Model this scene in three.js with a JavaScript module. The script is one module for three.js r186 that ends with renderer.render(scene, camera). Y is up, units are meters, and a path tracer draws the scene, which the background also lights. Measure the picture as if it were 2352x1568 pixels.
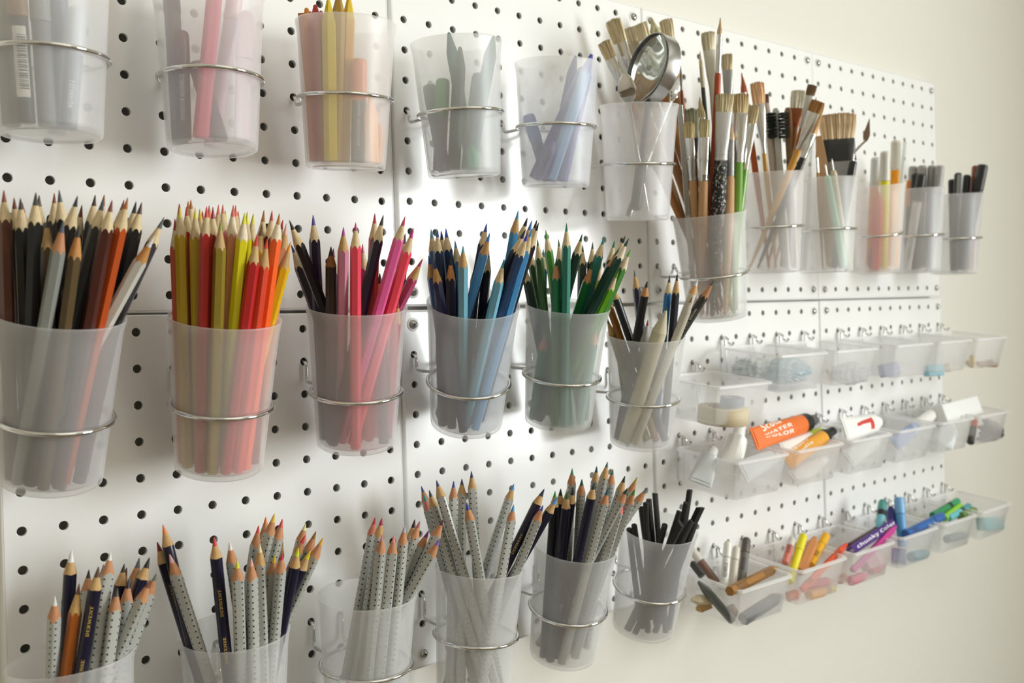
import * as THREE from 'three';
import { mergeGeometries, toCreasedNormals, mergeVertices } from 'three/addons/utils/BufferGeometryUtils.js';
import { RoundedBoxGeometry } from 'three/addons/geometries/RoundedBoxGeometry.js';
import { RectAreaLightUniformsLib } from 'three/addons/lights/RectAreaLightUniformsLib.js';
import { Brush, Evaluator, SUBTRACTION } from 'three-bvh-csg';

// ---------------------------------------------------------------- camera, light, exposure
const scene = new THREE.Scene();
const renderer = new THREE.WebGLRenderer();
renderer.toneMapping = THREE.LinearToneMapping;
renderer.toneMappingExposure = 0.655;
renderer.shadowMap.enabled = true;
RectAreaLightUniformsLib.init();

const camera = new THREE.PerspectiveCamera(2 * Math.atan(784 / 2215.3) * 180 / Math.PI, 1.5, 0.02, 30);
{
  const m = new THREE.Matrix4().makeBasis(
    new THREE.Vector3(0.77484, -0.03294, 0.6313),
    new THREE.Vector3(0.03782, 0.99927, 0.00571),
    new THREE.Vector3(-0.63102, 0.01945, 0.77552));
  camera.quaternion.setFromRotationMatrix(m);
  camera.position.set(-0.14281, -0.1023, 0.67322);
}
camera.focus = 0.70;
camera.setFocalLength && (camera.filmGauge = 36);
camera.userData.fStop = 8.7;
scene.background = new THREE.Color(0.9, 0.95, 1.0);

// daylight at the window in the side wall (the fitting itself is built with the room below)
const WIN = { x: 1.755, y: 0.06, z: 1.80, w: 1.0, h: 1.06 };
const windowLight = new THREE.RectAreaLight(new THREE.Color(0.94, 0.985, 1.0), 29.5, WIN.w, WIN.h);
windowLight.position.set(WIN.x - 0.02, WIN.y, WIN.z);
windowLight.lookAt(-2, WIN.y, WIN.z);
windowLight.name = 'window_daylight';
scene.add(windowLight);
// unseen fill panel behind the camera, added to lift the shadows
const FILL_LAMP = { x: 0.35, y: 1.28, z: 1.7, w: 1.1, d: 0.5 };
const fillLight = new THREE.RectAreaLight(new THREE.Color(1.0, 0.94, 0.85), 2.8, FILL_LAMP.w, FILL_LAMP.d);
fillLight.position.set(FILL_LAMP.x, FILL_LAMP.y - 0.03, FILL_LAMP.z);
fillLight.lookAt(FILL_LAMP.x, -5, FILL_LAMP.z + 0.0001);
fillLight.name = 'added_fill_light';
scene.add(fillLight);

// ---------------------------------------------------------------- helpers
let seed = 7;
function rnd() { seed = (seed * 1664525 + 1013904223) >>> 0; return seed / 4294967296; }
const V = (x, y, z) => new THREE.Vector3(x, y, z);
const used = {};
function numbered(name) { const n = used[name] ?? 0; used[name] = n + 1; return n ? name + '_' + String(n).padStart(3, '0') : name; }
const mats = {};
function mat(key, make) { return mats[key] ?? (mats[key] = make()); }
function paint(hex, rough = 0.38, extra = {}) {
  return mat('p' + hex + rough + JSON.stringify(extra), () => new THREE.MeshPhysicalMaterial({ color: hex, roughness: rough, ...extra }));
}
function metal(hex = '#d6d6d4', rough = 0.12) { return mat('m' + hex + rough, () => new THREE.MeshStandardMaterial({ color: hex, roughness: rough, metalness: 1 })); }
function thing(name, label, category, group) {
  const g = new THREE.Group(); g.name = numbered(name); g.userData = { label, category }; if (group) g.userData.group = group; scene.add(g); return g;
}
function part(parent, name, geo, material, label) {
  const m = new THREE.Mesh(geo, material); m.name = name; m.castShadow = m.receiveShadow = true; if (label) m.userData.label = label; parent.add(m); return m;
}
function solo(name, geo, material, label, category, group) {
  const m = new THREE.Mesh(geo, material); m.name = numbered(name); m.castShadow = m.receiveShadow = true; m.userData = { label, category }; if (group) m.userData.group = group; scene.add(m); return m;
}
function structure(name, geo, material) {
  const m = new THREE.Mesh(geo, material); m.name = name; m.castShadow = m.receiveShadow = true; m.userData = { kind: 'structure', label: material.userData.label }; scene.add(m); return m;
}
function place(o, base, tip, roll) {            // stands a thing built along +y from base towards tip
  const d = tip.clone().sub(base).normalize();
  o.position.copy(base);
  o.quaternion.setFromUnitVectors(V(0, 1, 0), d);
  if (roll === 'face') {
    const c = camera.position.clone().sub(base).applyQuaternion(o.quaternion.clone().invert());
    roll = Math.atan2(c.x, c.z);
  }
  o.quaternion.multiply(new THREE.Quaternion().setFromAxisAngle(V(0, 1, 0), roll));
  return o;
}
// rows of points around +y: rows = [[y(phi), r(phi)], ...]
function around(rows, n, vLen, capBottom = true) {
  const pos = [], uv = [], idx = [];
  rows.forEach((row) => {
    for (let k = 0; k <= n; k++) {
      const ph = -Math.PI + 2 * Math.PI * k / n;
      const y = typeof row[0] === 'function' ? row[0](ph) : row[0], r = typeof row[1] === 'function' ? row[1](ph) : row[1];
      pos.push(r * Math.sin(ph), y, r * Math.cos(ph)); uv.push(k / n, y / vLen);
    }
  });
  for (let j = 0; j + 1 < rows.length; j++) for (let k = 0; k < n; k++) {
    const a = j * (n + 1) + k, b = a + 1, c = a + n + 1, d = c + 1;
    idx.push(a, b, d, a, d, c);
  }
  if (capBottom) {
    const c = pos.length / 3; const y0 = typeof rows[0][0] === 'function' ? rows[0][0](0) : rows[0][0];
    pos.push(0, y0, 0); uv.push(0.5, y0 / vLen);
    for (let k = 0; k < n; k++) idx.push(c, k + 1, k);
  }
  const g = new THREE.BufferGeometry();
  g.setAttribute('position', new THREE.Float32BufferAttribute(pos, 3));
  g.setAttribute('uv', new THREE.Float32BufferAttribute(uv, 2));
  g.setIndex(idx); return g;
}
const crease = (g, a = 0.5) => toCreasedNormals(g, a);
function smooth(g) { g.computeVertexNormals(); return g; }
const lathe = (pts, n = 24) => new THREE.LatheGeometry(pts.map(([r, y]) => new THREE.Vector2(r, y)), n);
function wire(points, r, n = 40, seg = 8) { return new THREE.TubeGeometry(new THREE.CatmullRomCurve3(points, false, 'centripetal'), n, r, seg, false); }
// closed loft of ellipses along y: [y, rx, rz]
function loft(rows, n = 20) {
  const pos = [], idx = [], uv = [];
  rows.forEach(([y, rx, rz]) => { for (let k = 0; k <= n; k++) { const p = 2 * Math.PI * k / n; pos.push(rx * Math.sin(p), y, rz * Math.cos(p)); uv.push(k / n, y); } });
  for (let j = 0; j + 1 < rows.length; j++) for (let k = 0; k < n; k++) { const a = j * (n + 1) + k, c = a + n + 1; idx.push(a, a + 1, c + 1, a, c + 1, c); }
  const end = (j, flip) => { const c = pos.length / 3; pos.push(0, rows[j][0], 0); uv.push(0, 0); for (let k = 0; k < n; k++) { const a = j * (n + 1) + k; flip ? idx.push(c, a + 1, a) : idx.push(c, a, a + 1); } };
  end(0, true); end(rows.length - 1, false);
  const g = new THREE.BufferGeometry(); g.setAttribute('position', new THREE.Float32BufferAttribute(pos, 3)); g.setAttribute('uv', new THREE.Float32BufferAttribute(uv, 2)); g.setIndex(idx); return crease(g, 0.6);
}
function canvasMap(w, h, draw, rx = 1, ry = 1) {
  const c = document.createElement('canvas'); c.width = w; c.height = h; draw(c.getContext('2d'), w, h);
  const t = new THREE.CanvasTexture(c); t.colorSpace = THREE.SRGBColorSpace; t.wrapS = t.wrapT = THREE.RepeatWrapping; t.repeat.set(rx, ry); return t;
}
function noiseMap(n, f, lo = 0, hi = 255) {       // tileable value noise, grey
  const a = new Uint8Array(n * n * 4), lat = {};
  const L = (i, j, k) => { const key = ((i % k) + k) % k + ',' + ((j % k) + k) % k + ',' + k; return lat[key] ?? (lat[key] = rnd()); };
  for (let y = 0; y < n; y++) for (let x = 0; x < n; x++) {
    let v = 0, w = 0;
    f.forEach(([k, amp]) => {
      const fx = x / n * k, fy = y / n * k, i = Math.floor(fx), j = Math.floor(fy); let u = fx - i, t = fy - j; u = u * u * (3 - 2 * u); t = t * t * (3 - 2 * t);
      v += amp * ((L(i, j, k) * (1 - u) + L(i + 1, j, k) * u) * (1 - t) + (L(i, j + 1, k) * (1 - u) + L(i + 1, j + 1, k) * u) * t); w += amp;
    });
    const b = lo + (hi - lo) * v / w, o = (y * n + x) * 4; a[o] = a[o + 1] = a[o + 2] = b; a[o + 3] = 255;
  }
  const t = new THREE.DataTexture(a, n, n); t.magFilter = THREE.LinearFilter; t.wrapS = t.wrapT = THREE.RepeatWrapping; t.needsUpdate = true; return t;
}
// plain colour words for labels
function colourWord(hex) {
  const c = new THREE.Color(hex), h = {}; const r = parseInt(hex.slice(1, 3), 16) / 255, g = parseInt(hex.slice(3, 5), 16) / 255, b = parseInt(hex.slice(5, 7), 16) / 255;
  const mx = Math.max(r, g, b), mn = Math.min(r, g, b), l = (mx + mn) / 2, d = mx - mn, s = mx ? d / mx : 0;
  let hue = d === 0 ? 0 : mx === r ? 60 * (((g - b) / d + 6) % 6) : mx === g ? 60 * ((b - r) / d + 2) : 60 * ((r - g) / d + 4);
  if (s < 0.16 || mx < 0.13) return mx > 0.8 ? 'white' : mx > 0.62 ? 'light-grey' : mx > 0.38 ? 'grey' : mx > 0.2 ? 'charcoal' : 'black';
  const dark = mx < 0.42 ? 'dark-' : '', light = mx > 0.75 && s < 0.45 ? 'pale-' : '';
  if (hue < 12 || hue >= 345) return dark ? 'maroon' : light + 'red';
  if (hue < 42) return mx < 0.72 ? dark + 'brown' : s < 0.6 ? 'peach' : 'orange';
  if (hue < 66) return mx < 0.68 ? dark + 'olive' : light + 'yellow';
  if (hue < 90) return 'lime';
  if (hue < 160) return dark + light + 'green';
  if (hue < 195) return dark + 'teal';
  if (hue < 250) return mx < 0.3 ? 'navy' : light + dark + 'blue';
  if (hue < 290) return mx < 0.25 ? 'navy' : dark + 'purple';
  return light + (dark ? 'plum' : 'pink');
}
const ORD = ['first', 'second', 'third', 'fourth', 'fifth', 'sixth', 'seventh', 'eighth', 'ninth', 'tenth', 'eleventh', 'twelfth', 'thirteenth', 'fourteenth', 'fifteenth', 'sixteenth', 'seventeenth', 'eighteenth', 'nineteenth'];
function ordinal(k) { const t = ['twentieth', 'thirtieth'], u = ['twenty-', 'thirty-']; return k < 19 ? ORD[k] : (k + 1) % 10 === 0 ? t[Math.floor((k + 1) / 10) - 2] : u[Math.floor((k + 1) / 10) - 2] + ORD[(k + 1) % 10 - 1]; }

// ---------------------------------------------------------------- room
const plaster = noiseMap(256, [[8, 1], [32, 0.6], [128, 0.5]], 110, 255);
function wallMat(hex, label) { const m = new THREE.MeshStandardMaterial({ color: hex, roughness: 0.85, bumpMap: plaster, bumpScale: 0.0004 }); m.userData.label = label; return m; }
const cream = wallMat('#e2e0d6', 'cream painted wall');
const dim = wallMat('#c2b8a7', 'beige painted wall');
const WALLZ = -0.016;
function slab(x0, x1, y0, y1, z0, z1) { const g = new THREE.BoxGeometry(x1 - x0, y1 - y0, z1 - z0); g.translate((x0 + x1) / 2, (y0 + y1) / 2, (z0 + z1) / 2); return g; }
const RX0 = -1.7, RX1 = 1.775, RY0 = -1.35, RY1 = 1.32, RZ1 = 3.1;
structure('wall_back', slab(RX0 - 0.1, RX1 + 0.1, RY0 - 0.1, RY1 + 0.1, WALLZ - 0.1, WALLZ), cream);
structure('wall_left', slab(RX0 - 0.1, RX0, RY0 - 0.1, RY1 + 0.1, WALLZ, RZ1), dim);
structure('wall_front', slab(RX0 - 0.1, RX1 + 0.1, RY0 - 0.1, RY1 + 0.1, RZ1, RZ1 + 0.1), dim);
structure('floor', slab(RX0, RX1, RY0 - 0.1, RY0, WALLZ, RZ1), wallMat('#6b5f50', 'dark wooden floor'));
structure('ceiling', slab(RX0, RX1, RY1, RY1 + 0.1, WALLZ, RZ1), wallMat('#e4e1d8', 'white ceiling'));
{ // side wall with the window opening
  const z0 = WIN.z - WIN.w / 2, z1 = WIN.z + WIN.w / 2, y0 = WIN.y - WIN.h / 2, y1 = WIN.y + WIN.h / 2, a = RX1, b = RX1 + 0.14;
  structure('wall_right', mergeGeometries([slab(a, b, RY0, RY1, WALLZ, z0), slab(a, b, RY0, RY1, z1, RZ1), slab(a, b, RY0, y0, z0, z1), slab(a, b, y1, RY1, z0, z1)]), cream);
  const fr = new THREE.MeshStandardMaterial({ color: '#f4f2ec', roughness: 0.4 }); fr.userData.label = 'white window frame';
  const t = 0.045;
  const w = structure('window_1', mergeGeometries([slab(a - 0.01, b, y0 - t, y0, z0 - t, z1 + t), slab(a - 0.01, b, y1, y1 + t, z0 - t, z1 + t), slab(a - 0.01, b, y0, y1, z0 - t, z0), slab(a - 0.01, b, y0, y1, z1, z1 + t)]), fr);
  part(w, 'window_blind', slab(a + 0.02, a + 0.024, y0, y1, z0, z1), new THREE.MeshStandardMaterial({ color: '#ffffff', roughness: 0.9, emissive: new THREE.Color(1, 0.985, 0.95), emissiveIntensity: 1.0 }), 'white blind bright with daylight');
}
{ const l = thing('added_fill_lamp', 'flat white fill lamp added on the unseen ceiling', 'lamp');  // added body and glowing face for the fill light, out of view
  part(l, 'housing', slab(FILL_LAMP.x - FILL_LAMP.w / 2 - 0.02, FILL_LAMP.x + FILL_LAMP.w / 2 + 0.02, FILL_LAMP.y, RY1, FILL_LAMP.z - FILL_LAMP.d / 2 - 0.02, FILL_LAMP.z + FILL_LAMP.d / 2 + 0.02), paint('#f0f0ee'));
  part(l, 'fill_diffuser', slab(FILL_LAMP.x - FILL_LAMP.w / 2, FILL_LAMP.x + FILL_LAMP.w / 2, FILL_LAMP.y - 0.012, FILL_LAMP.y, FILL_LAMP.z - FILL_LAMP.d / 2, FILL_LAMP.z + FILL_LAMP.d / 2), new THREE.MeshStandardMaterial({ color: '#ffffff', emissive: '#fff2dc', emissiveIntensity: 0.8 }));
}

// ---------------------------------------------------------------- perforated panels
const S = 0.025;
const PANELS = [[-0.00136, -0.00024, -0.00069], [0.00068, 0.00084, -0.00153], [0.00086, 0.00085, 0.00045], [-0.00082, 0.00138, 0.00365], [-0.00203, -0.00107, -0.01059], [-0.0009, -0.00146, -0.0032], [0.00126, -0.00074, 0.0027], [0.00231, 0.00044, 0.00238]];
function panelCentre(c, low) { const p = PANELS[c + 4 * low]; return [(c * 12 + 5.5) * S + p[0], -(low ? 9.5 : -2.5) * S + p[1], p[2]]; }
function holeAt(i, j) { const c = Math.floor(i / 12), low = j >= 4 ? 1 : 0, p = panelCentre(c, low), lx = i * S - (c * 12 + 5.5) * S, ly = -j * S + (low ? 9.5 : -2.5) * S; return V(p[0] + lx - p[2] * ly, p[1] + ly + p[2] * lx, 0); }
const HALF = 0.1496;
function perforated(depth, bevel) {
  const b = HALF - 0.0016 - bevel, s = new THREE.Shape();
  s.moveTo(-b, -b); s.lineTo(b, -b); s.lineTo(b, b); s.lineTo(-b, b); s.lineTo(-b, -b);
  for (let i = 0; i < 12; i++) for (let j = 0; j < 12; j++) { const p = new THREE.Path(); p.absarc((i - 5.5) * S, (j - 5.5) * S, 0.003 + bevel, 0, Math.PI * 2, true); s.holes.push(p); }
  return new THREE.ExtrudeGeometry(s, { depth, bevelEnabled: true, bevelThickness: bevel, bevelSize: bevel, bevelSegments: 2, curveSegments: 9 });
}
const skinGeo = perforated(0.0024, 0.0003); skinGeo.translate(0, 0, -0.0027);
const edgeGeo = (() => { // folded edge of the sheet: a rounded lip running back to the wall
  const prof = [[0.0016, 0], [0.0011, -0.0001], [0.0005, -0.0005], [0.0001, -0.0012], [0, -0.002], [0, -0.0158], [0.0012, -0.0158], [0.0014, -0.0012], [0.0022, -0.001]];
  const pos = [], idx = [];
  prof.forEach(([d, z]) => [[-1, -1], [1, -1], [1, 1], [-1, 1]].forEach(([sx, sy]) => pos.push(sx * (HALF - d), sy * (HALF - d), z)));
  for (let j = 0; j + 1 < prof.length; j++) for (let k = 0; k < 4; k++) { const a = j * 4 + k, b = j * 4 + (k + 1) % 4; idx.push(a, b + 4, b, a, a + 4, b + 4); }
  const g = new THREE.BufferGeometry(); g.setAttribute('position', new THREE.Float32BufferAttribute(pos, 3)); g.setIndex(idx); return crease(g, 0.7);
})();
const peel = noiseMap(512, [[24, 1], [64, 0.5], [8, 0.8]]);
peel.repeat.set(6, 6);
const laminate = new THREE.MeshPhysicalMaterial({ color: '#f3f3f1', roughness: 0.16, bumpMap: peel, bumpScale: 0.00002, ior: 1.5 });
const screwGeo = (() => {
  const head = new Brush(lathe([[0, 0.0026], [0.0014, 0.0025], [0.0028, 0.0018], [0.0037, 0.0007], [0.0039, 0], [0, 0]], 28)); head.updateMatrixWorld();
  const ev = new Evaluator(); ev.attributes = ['position', 'normal'];
  const a = new Brush(new THREE.BoxGeometry(0.0036, 0.003, 0.0008)); a.position.y = 0.0029; a.updateMatrixWorld();
  const b = new Brush(new THREE.BoxGeometry(0.0008, 0.003, 0.0036)); b.position.y = 0.0029; b.updateMatrixWorld();
  const g = ev.evaluate(ev.evaluate(head, a, SUBTRACTION), b, SUBTRACTION).geometry; g.rotateX(Math.PI / 2); g.rotateZ(0.5); return g;
})();
const washerGeo = lathe([[0.0032, 0], [0.0055, 0], [0.0055, 0.0005], [0.0032, 0.0006]], 28); washerGeo.rotateX(Math.PI / 2);
const PN = ['leftmost', 'second', 'third', 'rightmost'];
for (let low = 0; low < 2; low++) for (let c = 0; c < 4; c++) {
  const p = panelCentre(c, low);
  const g = thing('pegboard_panel', `white glossy pegboard panel, ${c === 0 || c === 3 ? PN[c] : PN[c] + ' from the left'} in the ${low ? 'lower' : 'upper'} row`, 'pegboard', 'white pegboard panels');
  g.position.set(p[0], p[1], 0); g.rotation.z = p[2];
  part(g, 'perforated_sheet', skinGeo, laminate); part(g, 'folded_edge', edgeGeo, laminate);
  for (const [sx, sy] of [[-1, -1], [1, -1], [-1, 1], [1, 1]]) {
    const s = part(g, 'screw', screwGeo, metal('#b9b8b2', 0.28), 'domed cross-head screw'); s.position.set(sx * 5.5 * S, sy * 5.5 * S, 0.0006); s.rotation.z = rnd() * 2;
    const w = part(s, 'washer', washerGeo, paint('#e8e8e4', 0.3)); w.position.z = -0.0006;
  }
}

// measured places: cups [ring centre xyz, lean x, lean z, slide, hook hole column, hook hole row]; sticks [kind, order, tip xyz, base xyz, ...]
const CUPS = {
  M1: [0.0078, -0.149, 0.0529, 0.0222, 0.2783, 0.0077, 0, 5],
  M2: [0.1111, -0.1499, 0.0531, -0.0171, 0.2456, 0.0042, 4, 5],
  M3: [0.2126, -0.1485, 0.0545, -0.0724, 0.2047, 0.0085, 8, 5],
  M4: [0.3141, -0.1479, 0.0554, -0.1514, 0.3585, 0.0115, 12, 5],
  M5: [0.4137, -0.149, 0.0557, -0.0524, 0.2298, 0.0064, 16, 5],
  M6: [0.5138, -0.1753, 0.056, -0.0867, 0.1818, 0.0047, 20, 6],
  T1: [0.0123, 0.0643, 0.055, 0.0059, 0.027, 0.0021, 0, -3],
  T2: [0.1118, 0.0644, 0.0543, 0.0133, -0.0058, 0.0022, 4, -3],
  T3: [0.2125, 0.0638, 0.0548, -0.0185, 0.1075, -0.0012, 8, -3],
  T4: [0.3144, 0.0641, 0.0562, -0.0773, 0.0522, 0.0, 12, -3],
  T5: [0.415, 0.0636, 0.0574, -0.0321, 0.0967, -0.0014, 16, -3],
  T6: [0.5152, 0.0396, 0.0576, -0.0657, 0.1188, -0.0017, 20, -2],
  U1: [0.6173, -0.0606, 0.0593, -0.1735, 0.0664, 0.005, 24, 2],
  U2: [0.7144, -0.0108, 0.0574, -0.0693, 0.05, 0.0014, 28, 0],
  U3: [0.8143, -0.0107, 0.0579, -0.0317, 0.0217, 0.0018, 32, 0],
  U4: [0.9147, -0.0105, 0.0584, -0.1602, 0.1111, 0.0034, 36, 0],
  U5: [1.0135, -0.0105, 0.0566, -0.0697, 0.0356, 0.003, 40, 0],
  U6: [1.1134, -0.0106, 0.0565, -0.0617, 0.0604, 0.0026, 44, 0],
  B1: [0.0125, -0.35, 0.0549, -0.0278, -0.031, 0.0, 0, 13],
  B2: [0.1127, -0.3507, 0.055, -0.0255, 0.076, -0.0045, 4, 13],
  B3: [0.2126, -0.3484, 0.0552, 0.0035, 0.0793, -0.0024, 8, 13],
  B4: [0.3129, -0.3501, 0.0553, 0.0665, 0.062, -0.0003, 12, 13],
  B5: [0.4128, -0.3495, 0.0552, -0.0223, 0.2383, 0.0035, 16, 13],
  B6: [0.5148, -0.3513, 0.0559, -0.0353, 0.2725, 0.0052, 20, 13],
};
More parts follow.
